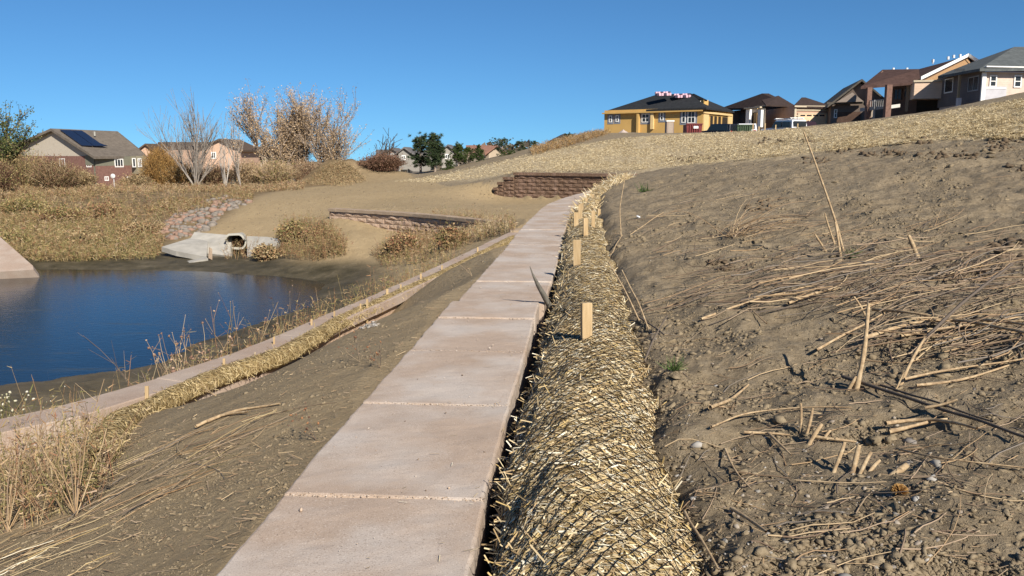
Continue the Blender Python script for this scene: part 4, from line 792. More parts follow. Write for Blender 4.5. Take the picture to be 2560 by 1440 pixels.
pf = Plane(Q(1912, 300, 96.5), Q(1872, 300, 99)); qb = MB(); qb.prism([gm(Q(1912, 300, 96.5)), gm(Q(1872, 300, 99)), gm(Q(1872, 300, 103)), gm(Q(1914, 300, 101))], 2.2, 6.2); qb.build('entry', CREAM, h)
wbox(pf, h, (1880, 281, 1903, 318), 'entry_recess_shade', DARKB, .01, .04); wbox(pf, h, (1887, 282, 1893, 318), 'door', plain('tan_door', (.42, .27, .12)), .05, .12)
for a in ((1873, 274, 1880, 318), (1903, 275, 1909, 318)): wbox(pf, h, a, 'porch_column', WHITE, .1, .45)
wbox(pf, h, (1872, 268, 1912, 271.5), 'fascia', TANTRIM, .4, .7); wbox(pw, h, (1839, 276, 1843, 320), 'post', TANTRIM, .8, 1.1); wbox(pw, h, (1838, 271, 1847, 273.5), 'fascia', TANTRIM, 1.0, 1.3)
for a in ((1919, 270, 1926, 318),): wbox(pw, h, a, 'timber_post', OSBL, 1.5, 1.9)
wbox(pw, h, (1917, 264, 1951, 267), 'fascia', TANTRIM, 1.4, 1.7); wbox(pw, h, (1926, 270, 1942, 274.5), 'timber_beam', OSBL, 1.5, 1.8)
# --- grey-brown gabled house
GB = lap('grey_brown_siding', (.19, .15, .125)); GBL = lap('taupe_siding', (.27, .22, .18)); RGB_ = shingle('taupe_shingles', (.13, .115, .095)); BRK = plain('dark_brick', (.12, .075, .055), .9, .1, .3, 3)
h = house('gabled_house', tuple(Q(2140, 300, 92)), 'dark taupe gabled house standing between the garage house and the deck house')
A = Q(2076, 300, 93); B = Q(2222, 300, 90); pl = Plane(A, B); eL = Q(2076, 262, 93).z; ap = Q(2149, 207, 91.4); bk = Vector((3, 13, 0))
MB().prism([gm(A), gm(B), gm(B+bk), gm(A+bk)], 2, eL).build('wall', GB, h)
MB().add([(A.x, A.y+.001, eL), (B.x, B.y+.001, eL), (ap.x, ap.y+.001, ap.z), (A.x+3, A.y+13, eL), (B.x+3, B.y+13, eL), (ap.x+3, ap.y+13, ap.z)], [(0, 1, 2), (5, 4, 3), (0, 2, 5, 3), (1, 4, 5, 2)]).build('gable', GB, h)
el = Q(2069, 264, 92.2); er = Q(2232, 262, 89); at_ = ap+Vector((0, -.6, .35)); shell([el, at_, er, el+bk, at_+bk, er+bk], [(0, 1, 4, 3), (1, 2, 5, 4)], .22, 'roof', RGB_, h)
q = Q(2131, 232, 91); MB().add([tuple(Q(2090, 256, 91.3)), tuple(Q(2160, 254, 90.2)), tuple(Q(2131, 231, 90.8)), tuple(Q(2090, 256, 91.3)+Vector((.1, .6, 0))), tuple(Q(2160, 254, 90.2)+Vector((.1, .6, 0))), tuple(q+Vector((.1, .8, 0)))], [(0, 1, 2), (5, 4, 3), (0, 3, 4, 1), (1, 4, 5, 2), (2, 5, 3, 0)]).build('gable_panel', GBL, h)
wbox(pl, h, (2072, 255, 2160, 261), 'eave_band', RGB_, .3, .9); window(pl, h, (2086, 273, 2093, 295), WHITE, 1, 2, wrap=None)
wbox(pl, h, (2093.5, 280, 2150, 306), 'brick_base', BRK, .0, .12)
# --- brown-roofed house with the raised deck
RD = shingle('reddish_brown_shingles', (.075, .045, .038)); PEACH = lap('peach_siding', (.66, .49, .36), .22); COLB = plain('brick_column', (.19, .115, .09), .9, .1, .35, 5); WD = plain('deck_board', (.30, .29, .28)); SHD = lap('shaded_brown_wall', (.16, .10, .075))  # SHD: brown with the shade of the left-facing walls painted in
h = house('deck_house', tuple(Q(2290, 280, 84)), 'two-storey house with dark brown roof, raised deck on brick columns and a peach bay')
A = Q(2228, 250, 84); B = Q(2372, 250, 80); pl = Plane(B, A); bk = Vector((5, 12, 0)); zt = Q(2300, 206, 82).z
MB().prism([gm(A), gm(B), gm(B+bk), gm(A+bk)], 1.5, zt).build('wall', SHD, h)
pb2 = Plane(Q(2354, 300, 78.6), Q(2287, 300, 79.2)); wbox(pb2, h, (2287, 204.9, 2353, 246.5), 'bay', PEACH, -2.4, 0); wbox(pb2, h, (2284, 200, 2356, 204.8), 'fascia', TANTRIM, -.4, .12)
for a in ((2286, 206, 2288.5, 280),): wbox(pl, h, a, 'downspout', plain('brown_pipe', (.25, .18, .12)), 1.5, 1.62)
wbox(pl, h, (2293, 250, 2345, 285), 'opening_shade', DARKB, .01, .05); window(pl, h, (2262, 216, 2281, 243), plain('brown_frame', (.12, .09, .08)), 2, 1)
window(pl, h, (2236, 222, 2254, 250), plain('brown_frame', (.12, .09, .08)), 2, 1)
V = [Q(2152, 217, 80), Q(2300, 205, 80.6), Q(2206, 174, 86), Q(2297, 172.5, 83), Q(2422, 139, 86), Q(2304, 199, 80.4), Q(2245, 205, 100), Q(2340, 170, 100)]
shell([V[0], V[1], V[3], V[2]], [(0, 1, 2, 3)], .2, 'deck_roof', RD, h); shell([V[5], Q(2422, 139, 84.4), Q(2296, 173, 95), Q(2262, 186, 90)], [(0, 1, 2, 3)], .2, 'roof', RD, h)
shell([Q(2422, 139, 84.4), Q(2446, 155, 83), Q(2420, 168, 96), Q(2380, 150, 98)], [(0, 1, 2, 3)], .2, 'roof', RD, h)
def bar(a, b, w, d, mat, par, name):
    t = (b-a); up_ = Vector((0, 0, 1)); mb = MB(); y = Vector((0, d, 0)); z = up_*w; mb.hexa([a, b, b+y, a+y, a+z, b+z, b+y+z, a+y+z]); return mb.build(name, mat, par)
bar(Q(2303, 199.5, 80.2), Q(2421.5, 141.5, 84), .30, .15, WHITE, h, 'bargeboard'); bar(Q(2422, 141.5, 84), Q(2446, 156.5, 82.6), .30, .15, WHITE, h, 'bargeboard')
MB().add([tuple(Q(2300, 206, 80)), tuple(Q(2445, 206, 81)), tuple(Q(2421, 145, 84.6)), tuple(Q(2300, 206, 80)+Vector((0, 1, 0))), tuple(Q(2445, 206, 81)+Vector((0, 1, 0))), tuple(Q(2421, 145, 84.6)+Vector((0, 1, 0)))], [(0, 1, 2), (5, 4, 3), (0, 3, 4, 1), (1, 4, 5, 2), (2, 5, 3, 0)]).build('gable', plain('rust_gable', (.33, .20, .10)), h)
MB().add([tuple(Q(2184, 206, 83)), tuple(Q(2221, 196, 84)), tuple(Q(2206, 176, 85)), tuple(Q(2184, 206, 86)), tuple(Q(2221, 196, 87)), tuple(Q(2206, 176, 88))], [(0, 1, 2), (5, 4, 3), (0, 3, 4, 1), (1, 4, 5, 2), (2, 5, 3, 0)]).build('side_gable', SHD, h)
def post(u, v0, v1, Y, w, mat, par, name, d=None):
    p = Q(u, v1, Y); q = Q(u, v0, Y); d = d or w; return MB().box((p.x-w/2, p.y-d/2, p.z-1.0), (p.x+w/2, p.y+d/2, q.z)).build(name, mat, par)
post(2168, 219, 300, 80, .42, COLB, h, 'column'); post(2217, 212, 290, 77, .48, COLB, h, 'column')
post(2184, 250, 296, 79, .14, WD, h, 'post'); post(2178, 275, 302, 80, .16, plain('tan_post', (.3, .25, .2)), h, 'post')
a, b = Q(2166, 277, 80.2), Q(2217, 271, 77.4); bar(a, b, .32, 1.5, WD, h, 'deck_edge'); bar(Q(2166, 254, 80.2), Q(2217, 249, 77.4), .08, .08, WD, h, 'rail')
bar(Q(2222, 272, 77.4), Q(2250, 268, 79.5), .3, 1.0, plain('pale_board', (.6, .57, .52)), h, 'deck_edge')
for k in range(9): post(2170+k*5.2, 253-k*.5, 275-k*.6, 80-k*.3, .04, WD, h, 'baluster')
for m in h.children:
    if m.name.startswith('baluster'): m.data.vertices.foreach_set('co', np.array([(v.co.x, v.co.y, v.co.z+(1.0 if v.co.z < Q(2190, 285, 79).z else 0)) for v in m.data.vertices], np.float32).ravel())
# --- grey-roofed house at the right edge
RG = shingle('grey_green_shingles', (.105, .115, .115)); PINKS = lap('pale_pink_siding', (.58, .46, .38), .16); GREYP = lap('lilac_grey_siding', (.46, .45, .47), .3, .95); DG = lap('shaded_grey_wall', (.15, .13, .125)); PUR = plain('maroon_band', (.13, .07, .065))  # DG puts the shade of the left-facing wall into its colour
h = house('grey_roof_house', tuple(Q(2500, 250, 72)), 'house with slate grey hip roof and pale pink siding at the right edge')
A = Q(2456, 250, 70); B = Q(2760, 250, 72); C = Q(2350, 250, 79); bk = Vector((4, 9, 0)); pr, pls = Plane(A, B), Plane(A, C); zt = Q(2456, 179, 70).z
MB().prism([gm(A), gm(B), gm(B+bk), gm(C+Vector((3, 4, 0))), gm(C)], 1, zt).build('wall', PINKS, h)
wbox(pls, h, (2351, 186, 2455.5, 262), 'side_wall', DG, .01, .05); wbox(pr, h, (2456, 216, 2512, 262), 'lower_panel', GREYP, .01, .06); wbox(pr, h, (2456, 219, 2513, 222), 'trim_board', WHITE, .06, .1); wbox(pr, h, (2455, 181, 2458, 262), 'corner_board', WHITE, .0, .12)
wbox(pr, h, (2458, 174, 2700, 181), 'frieze', PUR, .01, .05); wbox(pr, h, (2450, 169.5, 2720, 172.5), 'gutter', WHITE, .55, .75)
for r in ((2474, 188, 2489, 218), (2535, 188, 2551, 219), (2600, 188, 2616, 219)): window(pr, h, r, WHITE, 1, 2, fw=.1)
window(pls, h, (2424, 191, 2447, 228), plain('grey_frame', (.3, .3, .3)), 2, 1); window(pls, h, (2365, 196, 2383, 232), WHITE, 1, 1)
post(2394, 188, 260, 73, .16, plain('tan_bracket', (.33, .25, .15)), h, 'post'); post(2396, 245, 264, 72, .3, GREYP, h, 'post')
E = [Q(2450, 171, 69.2), Q(2780, 168, 71), Q(2345, 190, 77), Q(2536, 117, 77), Q(2720, 117, 78), Q(2400, 166, 88), Q(2800, 150, 88)]
shell(E, [(0, 1, 4, 3), (2, 0, 3), (2, 3, 5), (3, 4, 6, 5)], .22, 'roof', RG, h)
bar(Q(2390, 178, 73.5), Q(2412, 177.5, 72), .2, .3, TANTRIM, h, 'porch_fascia')
for u, v, Y in ((2233, 175, 86), (2267, 175, 85), (2332, 154, 84.5), (2370, 147, 85), (2384, 143, 85), (2400, 141, 86)):
    p = Q(u, v+2, Y); b = MB(); b.tube([p, p+Vector((0, 0, .28))], .12, 8); tag(b.build('roof_vent', WHITE, bpy.data.objects['deck_house']))
p = Q(2332, 160, 83.5); b = MB(); b.tube([p, Q(2333, 148, 83.5)], .05, 6); b.build('chimney_pipe', plain('steel_flue', (.5, .5, .5), .4, .5), bpy.data.objects['deck_house'])
# --- left: brick house with solar panels
BRR = plain('red_brick', (.19, .105, .085), .9, .1, .3, 5); BEI = plain('beige_stucco', (.42, .37, .30), .9, .1); OLV = plain('olive_siding', (.17, .165, .125), .9, .1); TR = shingle('taupe_roof', (.155, .13, .105)); SOL = plain('solar_cells', (.012, .018, .04), .25, .6, .3, 8)
h = house('solar_house', tuple(Q(238, 452, 95)), 'brick and stucco house with dark solar panels on its taupe roof')
C = Q(238, 400, 95); G0 = C+Vector((-14.5, 6.6, 0)); Rr = C+Vector((.413, .91, 0))*6.9; Bk = G0+Vector((.413, .91, 0))*6.9; ze = Q(238, 391, 95).z; zb = -3.0
pg_, pl_ = Plane(C, G0), Plane(C, Rr)
zm = Q(238, 410, 95).z
MB().prism([gm(C), gm(Rr), gm(Bk), gm(G0)], zb, ze).build('wall', OLV, h)
wbox(pg_, h, (40, 390, 238, 470), 'brick_front', BRR, .0, .06); wbox(pl_, h, (238, 414, 360, 470), 'brick_base', BRR, .0, .06); wbox(pg_, h, (214, 389, 238, 413), 'siding_corner', OLV, .06, .1)
ap = Q(126, 325, 98); MB().add([tuple(Vector((C.x, C.y, ze))), (G0.x, G0.y, ze), tuple(ap)]+[tuple(Vector(q)+Vector((.41, .91, 0))*.6) for q in ((C.x, C.y, ze), (G0.x, G0.y, ze), tuple(ap))], [(0, 1, 2), (5, 4, 3), (0, 3, 4, 1), (1, 4, 5, 2), (2, 5, 3, 0)]).build('gable', BEI, h)
wbox(pg_, h, (128, 343, 136, 349), 'gable_vent', plain('brown_vent', (.25, .2, .15)), 0, .1) if False else None
r0 = Q(126, 321, 97.2); r1 = Q(294, 328, 105.5); e0 = Q(235, 391, 94); e1 = Q(367, 390, 102.3); e2 = Q(351, 374, 112); g0 = Vector((G0.x-.6, G0.y-1, e0.z)); gb = g0+Vector((.413, .91, 0))*9
shell([g0, r0, e0, e1, r1, e2, gb], [(0, 1, 4, 6), (1, 2, 3, 4), (4, 3, 5), (6, 4, 5)], .28, 'roof', TR, h)
nrm = (e0-r0).cross(r1-r0).normalized(); nrm = nrm if nrm.z > 0 else -nrm
def onroof(u, v):
    x, y, z = ray(u, v); d = Vector((float(x), float(y), float(z))); o = Vector((0, 0, CZ)); t = (r0-o).dot(nrm)/d.dot(nrm); return o+d*t
for quad in (((150, 327), (178, 328), (232, 367), (204, 366)), ((180, 328), (203, 329), (212, 334), (250, 361), (268, 367), (234, 367))):
    P_ = [onroof(*q)+nrm*.06 for q in quad]; T_ = [q+nrm*.08 for q in P_]; n = len(P_); MB().add([tuple(q) for q in P_+T_], [tuple(range(n))[::-1], tuple(range(n, 2*n))]+[(i, (i+1) % n, n+(i+1) % n, n+i) for i in range(n)]).build('solar_panel', SOL, h)
window(pg_, h, (149, 396, 165, 418), WHITE, 2, 1); window(pg_, h, (216, 396, 230, 418), WHITE, 2, 1); window(pl_, h, (285, 397, 308, 418), WHITE, 3, 1); window(pl_, h, (260, 441, 271, 452), WHITE, 2, 1); window(pl_, h, (316, 441, 326, 455), WHITE, 2, 1)
s0, s1, z0, z1 = pl_.rect(326, 390, 354, 434); b = MB(); pl_.box(b, s0, s1, z0, z1, .0, .9); b.build('bay', plain('olive_bay', (.24, .215, .15)), h)
pb = Plane(pl_.A+pl_.n*.9, pl_.A+pl_.n*.9+pl_.t*5); window(pb, h, (329, 395, 339, 418), WHITE, 1, 1); window(pb, h, (343, 396, 354, 418), WHITE, 2, 1)
p = Q(237, 340, 100); b = MB(); b.tube([p, p+Vector((0, 0, -.3))], .12, 8); b = MB(); p = onroof(237, 340); b.tube([p, p+Vector((0, 0, .5))], .1, 8); b.build('flue', plain('grey_flue', (.35, .34, .3)), h)
p = Q(284, 440, 92); b = MB()
rings = [[(p.x+math.cos(t)*r, p.y-.25+r*r*1.1, p.z+math.sin(t)*r) for t in np.arange(12)*PI/6] for r in (.01, .1, .19, .25)]
V = sum(rings, []); V += [(x, y+.03, z) for x, y, z in V]; f = []
for r in range(3): f += [(r*12+i, r*12+(i+1) % 12, r*12+12+(i+1) % 12, r*12+12+i) for i in range(12)]; f += [(48+r*12+12+i, 48+r*12+12+(i+1) % 12, 48+r*12+(i+1) % 12, 48+r*12+i) for i in range(12)]
f += [(36+(i+1) % 12, 36+i, 84+i, 84+(i+1) % 12) for i in range(12)]; b.add(V, f); b.tube([(p.x, p.y, p.z), (p.x, p.y, p.z-1.2)], .04, 6); tag(b.build('satellite_dish', plain('dish_grey', (.6, .6, .58))), 'white satellite dish on a post before the brick house', 'satellite dish')
# --- houses farther back
def simple_house(name, label, ug0, ug1, vap, vev, vb, Y, wallm, roofm, roof_to=None, side=1, wins=(), depth=10, ridge_v=None):
    """gable facing the viewer from ug0 to ug1; optional long roof slope running to roof_to"""
    h = house(name, tuple(Q((ug0+ug1)/2, vb, Y)), label); A, B = Q(ug0, vev, Y), Q(ug1, vev, Y+.5); B.z = A.z; ap = Q((ug0+ug1)/2, vap, Y+.2); bk = Vector((0, depth, 0)); zb = Q(ug0, vb, Y).z-.8
    MB().prism([gm(A), gm(B), gm(B+bk), gm(A+bk)], zb, A.z).build('wall', wallm, h)
    MB().add([tuple(q) for q in (A, B, ap, A+bk, B+bk, ap+bk)], [(0, 1, 2), (5, 4, 3), (0, 3, 4, 1), (1, 4, 5, 2), (2, 5, 3, 0)]).build('gable', wallm, h)
    f = Vector((0, -.5, .2)); o = (B-A).normalized()*.6-Vector((0, 0, .25)); o2 = -(B-A).normalized()*.6-Vector((0, 0, .25))
    shell([A+f+o2, ap+f, B+f+o, A+bk+o2+f, ap+bk+f, B+bk+o+f], [(0, 1, 4, 3), (1, 2, 5, 4)], .25, 'roof', roofm, h)
    if roof_to is not None:
        u1, v1 = roof_to; X = Q(u1, vev, Y+3); w = MB().prism([gm(A if side < 0 else B), gm(X), gm(X+bk), gm((A if side < 0 else B)+bk)], zb, A.z-.05).build('wing_wall', wallm, h)
        a = (A if side < 0 else B)+Vector((0, 1.6, 0)); shell([a, Vector((X.x, X.y-.6, a.z)), Q(u1, v1, Y+7), Q((ug0+ug1)/2, v1, Y+6)], [(0, 1, 2, 3)], .25, 'wing_roof', roofm, h)
    pl = Plane(A, B)
    for w in wins: window(pl, h, w, WHITE, 2, 1, fw=.12)
    return h
RBN = shingle('umber_roof', (.105, .075, .055)); PCH = plain('peach_stucco', (.52, .35, .25), .9, .1); TN = plain('tan_stucco', (.42, .34, .25), .9, .1)
simple_house('pink_gable_house', 'peach stucco house with umber roof seen through the bare trees', 500, 600, 350, 374, 425, 125, PCH, RBN, (395, 355), -1, ((528, 380, 541, 397),))
simple_house('peach_house', 'peach house half hidden behind the brick house and the golden bush', 340, 392, 362, 384, 430, 135, PCH, RBN, (430, 361), 1)
simple_house('far_house', 'low dark-roofed house behind the leafy cottonwood', 606, 660, 369, 384, 420, 150, TN, RBN, (720, 371), 1)
simple_house('far_house', 'grey-roofed house behind the crooked bare tree', 960, 1000, 372, 386, 425, 150, plain('grey_stucco', (.36, .34, .32)), shingle('grey_roof', (.14, .13, .125)), (940, 374), -1)
simple_house('white_gable_house', 'white-trimmed gabled house left of the tall pines', 996, 1026, 370, 384, 430, 145, plain('off_white_siding', (.24, .225, .20)), shingle('grey_roof', (.15, .14, .135)), (1080, 376), 1, ((1004, 388, 1014, 400),))
simple_house('far_house', 'pale grey gabled house between the tall pines and the low junipers', 1104, 1136, 364, 380, 430, 140, plain('light_grey_stucco', (.28, .26, .23)), shingle('slate_roof', (.13, .13, .14)), None, 1, ((1112, 385, 1124, 397),))
simple_house('red_roof_house', 'house with faded red roof behind the junipers', 1222, 1262, 366, 384, 425, 135, TN, shingle('red_roof', (.26, .14, .10)), (1165, 363), -1)
simple_house('far_house', 'dark-roofed house just showing over the brown bank beside the crest', 1385, 1440, 337, 352, 380, 110, TN, shingle('charcoal_roof', (.06, .055, .055)), (1470, 340), 1)
simple_house('far_house', 'roof of a low house at the far left behind the bushes', 20, 60, 357, 372, 430, 160, TN, RBN, (150, 360), 1)
# --- fence
b = empty('board_fence', tuple(Q(1022, 440, 58)), 'tan board fence end with dark shaded run behind the rust bush', 'fence'); FW_ = plain('fence_board', (.42, .29, .15)); FD = plain('shaded_fence_board', (.09, .08, .075))  # FD has the shade of the receding run put into the board colour
for k in range(6): q = Q(1003+k*2.9, 442, 58); t = Q(1003+k*2.9, 424 if k > 0 else 421, 58); MB().box((q.x-.035, q.y, q.z-.5), (q.x+.035, q.y+.03, t.z)).build('board', FW_, b)
for k in range(22): q = Q(1021+k*3.0, 440-k*.15, 58.2+k*.35); t = Q(1021+k*3.0, 422+min(k, 4)*1.6, 58.2+k*.35); MB().box((q.x-.038, q.y, q.z-.5), (q.x+.034, q.y+.03, t.z)).build('board', FD, b)
# ------------------------------------------------------------------ things standing on the crest
def base(u, v, Y): q = Q(u, v, Y); return q
b_ = base(1675, 332, 82); h = empty('portable_toilet', tuple(b_), 'tan portable toilet with a white roof before the unfinished house', 'portable toilet'); x, y, z = b_; sc = 82/F
Wt = 17*sc; zt = Q(1675, 304, 82).z; MB().box((x-Wt/2, y, z-1), (x+Wt/2, y+1.0, zt)).build('cabin', plain('toilet_tan', (.34, .26, .20)), h, False, .02)
MB().box((x+Wt/2+.004, y+.03, z-1), (x+Wt/2+.03, y+.97, zt-.1)).build('side_panel', plain('toilet_blue_side', (.05, .06, .12)), h); MB().prism([(x-Wt/2-.04, y-.04), (x+Wt/2+.06, y-.04), (x+Wt/2+.06, y+1.04), (x-Wt/2-.04, y+1.04)], zt+.003, zt+.12).build('roof', WHITE, h)
MB().box((x-Wt/2+.12, y-.03, z-.2), (x+Wt/2-.12, y-.004, zt-.12)).build('door', plain('toilet_door', (.36, .29, .23)), h)
def dumpster(u0, u1, vt, vb, Y, col, label, sign=True, cat='dumpster'):
    a, b = Q(u0, vb, Y), Q(u1, vb, Y); zt = Q(u0, vt, Y).z; h = empty('dumpster', tuple((a+b)/2), label, cat); m = plain('dumpster_paint', col, .6, .3, .2, 4); D = 1.8
    t = .06; mb = MB(); mb.hexa([(a.x, a.y, a.z-.6), (b.x, a.y, a.z-.6), (b.x, a.y+t, a.z-.6), (a.x, a.y+t, a.z-.6), (a.x-.1, a.y-.08, zt), (b.x+.1, a.y-.08, zt), (b.x+.1, a.y-.08+t, zt), (a.x-.1, a.y-.08+t, zt)])
    mb.box((a.x-.04, a.y+t+.003, a.z-.6), (a.x+t, a.y+D, zt)); mb.box((b.x-t, a.y+t+.003, a.z-.6), (b.x+.04, a.y+D, zt)); mb.box((a.x, a.y+D+.003, a.z-.6), (b.x, a.y+D+t, zt)); mb.build('body', m, h)
    for k in range(1, 6): x = a.x+(b.x-a.x)*k/6; MB().box((x-.035, a.y-.16, a.z-.5), (x+.035, a.y-.085, zt-.02)).build('rib', m, h)
    MB().box((a.x-.14, a.y-.17, zt+.002), (b.x+.14, a.y-.04, zt+.10)).build('rim', m, h)
    if sign: q = Q((u0+u1)/2+4, (vt+vb)/2-3.5, Y); MB().box((q.x-.22, a.y-.19, q.z-.11), (q.x+.22, a.y-.162, q.z+.11)).build('sign', WHITE, h)
    return h
dumpster(1718, 1752, 311.5, 332, 80, (.16, .03, .03), 'dark red dumpster with a small white sign in front of the unfinished house')
dumpster(1845, 1877, 314, 328, 80, (.045, .075, .04), 'dark green dumpster before the house with the garage', False)
TYRE = plain('tyre_rubber', (.015, .015, .015), .8); RIM = plain('wheel_rim', (.4, .4, .42), .3, .5); 
def vehicle(name, label, cat, u, v, Y, yaw, L, W, H, col, prof, glass, extra=None, front=True):
    """prof: side outline (x along, z) of body; glass: outline of the cabin glass band"""
    p = Q(u, v, Y); h = empty(name, tuple(p), label, cat, None, yaw); h['_local'] = 1
    def put(mb, nm, m, par=None, bev=0):
        o = mb.build(nm, m, None, False, bev); o.parent = par or h; return o
    paint = plain('car_paint', col, .25, .6, .05)
    def ex(poly, y0, y1, inset=0):
        n = len(poly); mb = MB(); V = [(x, y0+(inset if z > H*.62 else 0), z) for x, z in poly]+[(x, y1-(inset if z > H*.62 else 0), z) for x, z in poly]
        mb.add(V, [tuple(range(n)), tuple(range(2*n-1, n-1, -1))]+[(i, n+i, n+(i+1) % n, (i+1) % n) for i in range(n)]); return mb
    put(ex(prof, -W/2, W/2, .12), 'body', paint, None, .04)
    for g in glass:
        put(ex(g, -W/2-.0+.06, -W/2+.13), 'window', GLASS).location = (0, -.065, 0); o = put(ex(g, W/2-.13, W/2-.06), 'window', GLASS); o.location = (0, .065, 0)
    for ex_ in (extra or []): put(MB().box(*ex_[:2]), ex_[2], ex_[3])
    for x in (-L*.31, L*.31):
        for y in (-W/2+.1, W/2-.1):
            th = np.arange(18)*PI/9; r = .36; V = [(x+math.cos(t)*r, y+s, .36+math.sin(t)*r) for s in (-.12, .12) for t in th]; mb = MB().add(V, [tuple(range(17, -1, -1)), tuple(range(18, 36))]+[(i, (i+1) % 18, 18+(i+1) % 18, 18+i) for i in range(18)]); wh = put(mb, 'wheel', TYRE)
            V = [(x+math.cos(t)*.2, y+s, .36+math.sin(t)*.2) for s in (-.14, .14) for t in th]; put(MB().add(V, [tuple(range(17, -1, -1)), tuple(range(18, 36))]+[(i, (i+1) % 18, 18+(i+1) % 18, 18+i) for i in range(18)]), 'rim', RIM, wh)
    for y in (-W*.38, W*.38): put(MB().box((L/2-.03, y-.14, H*.38), (L/2+.02, y+.14, H*.50)), 'headlight', WHITE); put(MB().box((-L/2-.02, y-.1, H*.4), (-L/2+.03, y+.1, H*.58)), 'tail_light', plain('red_lamp', (.4, .02, .02), .3))
    return h
L, H = 5.4, 1.95
vehicle('pickup_truck', 'black pickup truck parked before the unfinished house garage', 'pickup truck', 1797, 356, 92, math.radians(118), L, 2.0, H, (.012, .014, .02), [(-2.7, .45), (-2.7, 1.15), (-2.6, 1.85), (-.3, 1.92), (.35, 1.9), (.95, 1.28), (2.5, 1.15), (2.7, .95), (2.7, .45)], [[(-2.4, 1.2), (-2.35, 1.72), (-.4, 1.78), (.3, 1.75), (.8, 1.25)]])
L = 4.6; gl = [[(-2.1, 1.15), (-2.0, 1.68), (-.95, 1.72), (-.95, 1.15)], [(-.8, 1.15), (-.8, 1.72), (.2, 1.72), (.7, 1.15)]]
rk = [((-2.0, -.75, 1.93), (.5, -.69, 2.0), 'roof_rack', WHITE), ((-2.0, .69, 1.93), (.5, .75, 2.0), 'roof_rack', WHITE), ((-1.9, -.8, 2.003), (-1.8, .8, 2.06), 'rack_bar', WHITE), ((.2, -.8, 2.003), (.3, .8, 2.06), 'rack_bar', WHITE), ((-2.42, -.3, .75), (-2.32, .35, 1.3), 'spare_wheel', TYRE), ((-2.325, -.75, 1.2), (-2.305, .75, 1.72), 'rear_window', GLASS)]
vehicle('white_suv', 'boxy white off-road car with a roof rack and a spare wheel on its back door', 'car', 1957, 350, 84, math.radians(112), L, 1.85, 1.9, (.75, .76, .78), [(-2.3, .5), (-2.3, 1.15), (-2.2, 1.85), (.15, 1.9), (.8, 1.18), (2.2, 1.08), (2.3, .9), (2.3, .5)], gl, rk)
vehicle('dark_car', 'dark car with red tail lights behind the white off-road car', 'car', 1994, 344, 88, math.radians(100), 4.6, 1.85, 1.65, (.03, .015, .02), [(-2.3, .45), (-2.3, 1.0), (-1.9, 1.55), (.2, 1.6), (1.0, 1.05), (2.2, .95), (2.3, .45)], [[(-1.9, 1.05), (-1.75, 1.45), (.15, 1.5), (.8, 1.05)]])
vehicle('white_car', 'white car parked behind the green dumpster', 'car', 1862, 352, 88, math.radians(80), 4.6, 1.9, 1.75, (.7, .7, .72), [(-2.3, .45), (-2.3, 1.0), (-2.1, 1.65), (.1, 1.7), (.9, 1.1), (2.2, 1.0), (2.3, .45)], [[(-2.0, 1.1), (-1.85, 1.55), (.05, 1.6), (.7, 1.1)]], [((-2.28, -.7, 1.1), (-2.2, .7, 1.55), 'rear_window', GLASS)])
for u, v0, v1, lb in ((1882, 309, 328, 'wooden survey stake right of the green dumpster'), (1912, 308, 328, 'tallest survey stake, in front of the timber post'), (1939, 312, 322, 'survey stake before the white off-road car'), (1994, 309, 320, 'survey stake before the dark car'), (1897, 316, 327, 'short wide survey stake between the dumpster and the tallest stake')):
    p = Q(u, v1+3, 78); t = Q(u, v0, 78); tag(MB().box((p.x-.05, p.y-.02, p.z-.4), (p.x+.05, p.y+.02, t.z)).build('survey_stake', WOOD), lb, 'stake', 'survey stakes on the crest')
# pile of gravel
c = Q(1558, 337, 80); k = 22; V = []; r_ = 1.35; hgt = .62
for i in range(9):
    for j in range(k): rr = i/8; a = j*2*PI/k; V.append((c.x+math.cos(a)*rr*r_*(1+.1*math.sin(3*a)), c.y+math.sin(a)*rr*r_, c.z-.35+hgt*1.35*(1-rr)**1.1+random.uniform(-.03, .03)))
tag(MB().add(V, [(i*k+j, (i+1)*k+j, (i+1)*k+(j+1) % k, i*k+(j+1) % k) for i in range(8) for j in range(k)]).build('gravel_pile', plain('pink_gravel', (.46, .37, .32), .95, .1, .25, 14, .02), None, True), 'small pinkish gravel pile at the left corner of the unfinished house', 'gravel pile')
# ------------------------------------------------------------------ culvert and concrete by the pond
h = empty('culvert_headwall', tuple(Q(600, 640, 27)), 'pale concrete culvert headwall with splayed wings and an open pipe end beyond the pond', 'culvert')
def slab(pxs, th, name, mat, par):       # pixels with depth -> closed slab
    P_ = [Q(*q) for q in pxs]; n = len(P_); a = (P_[1]-P_[0]).cross(P_[2]-P_[0]).normalized(); a = a if a.y < 0 or (abs(a.y) < .3 and a.z > 0) else -a
    V = [tuple(q) for q in P_]+[tuple(q-a*th) for q in P_]; return MB().add(V, [tuple(range(n)), tuple(range(2*n-1, n-1, -1))]+[(i, n+i, n+(i+1) % n, (i+1) % n) for i in range(n)]).build(name, mat, par)
slab([(486, 580, 29.2), (578, 588, 28.8), (578, 640, 27.6), (468, 628, 28.0), (470, 606, 28.6)], .18, 'headwall', SCONC, h)
slab([(486, 592, 29.1), (404, 617, 27.6), (440, 628, 27.3), (516, 642, 27.0), (520, 604, 28.4)], .16, 'wing_wall', SCONC, h)
slab([(618, 590, 28.7), (668, 592, 28.4), (704, 598, 28.0), (690, 612, 27.6), (640, 628, 27.3), (618, 640, 27.4)], .16, 'wing_wall', SCONC, h)
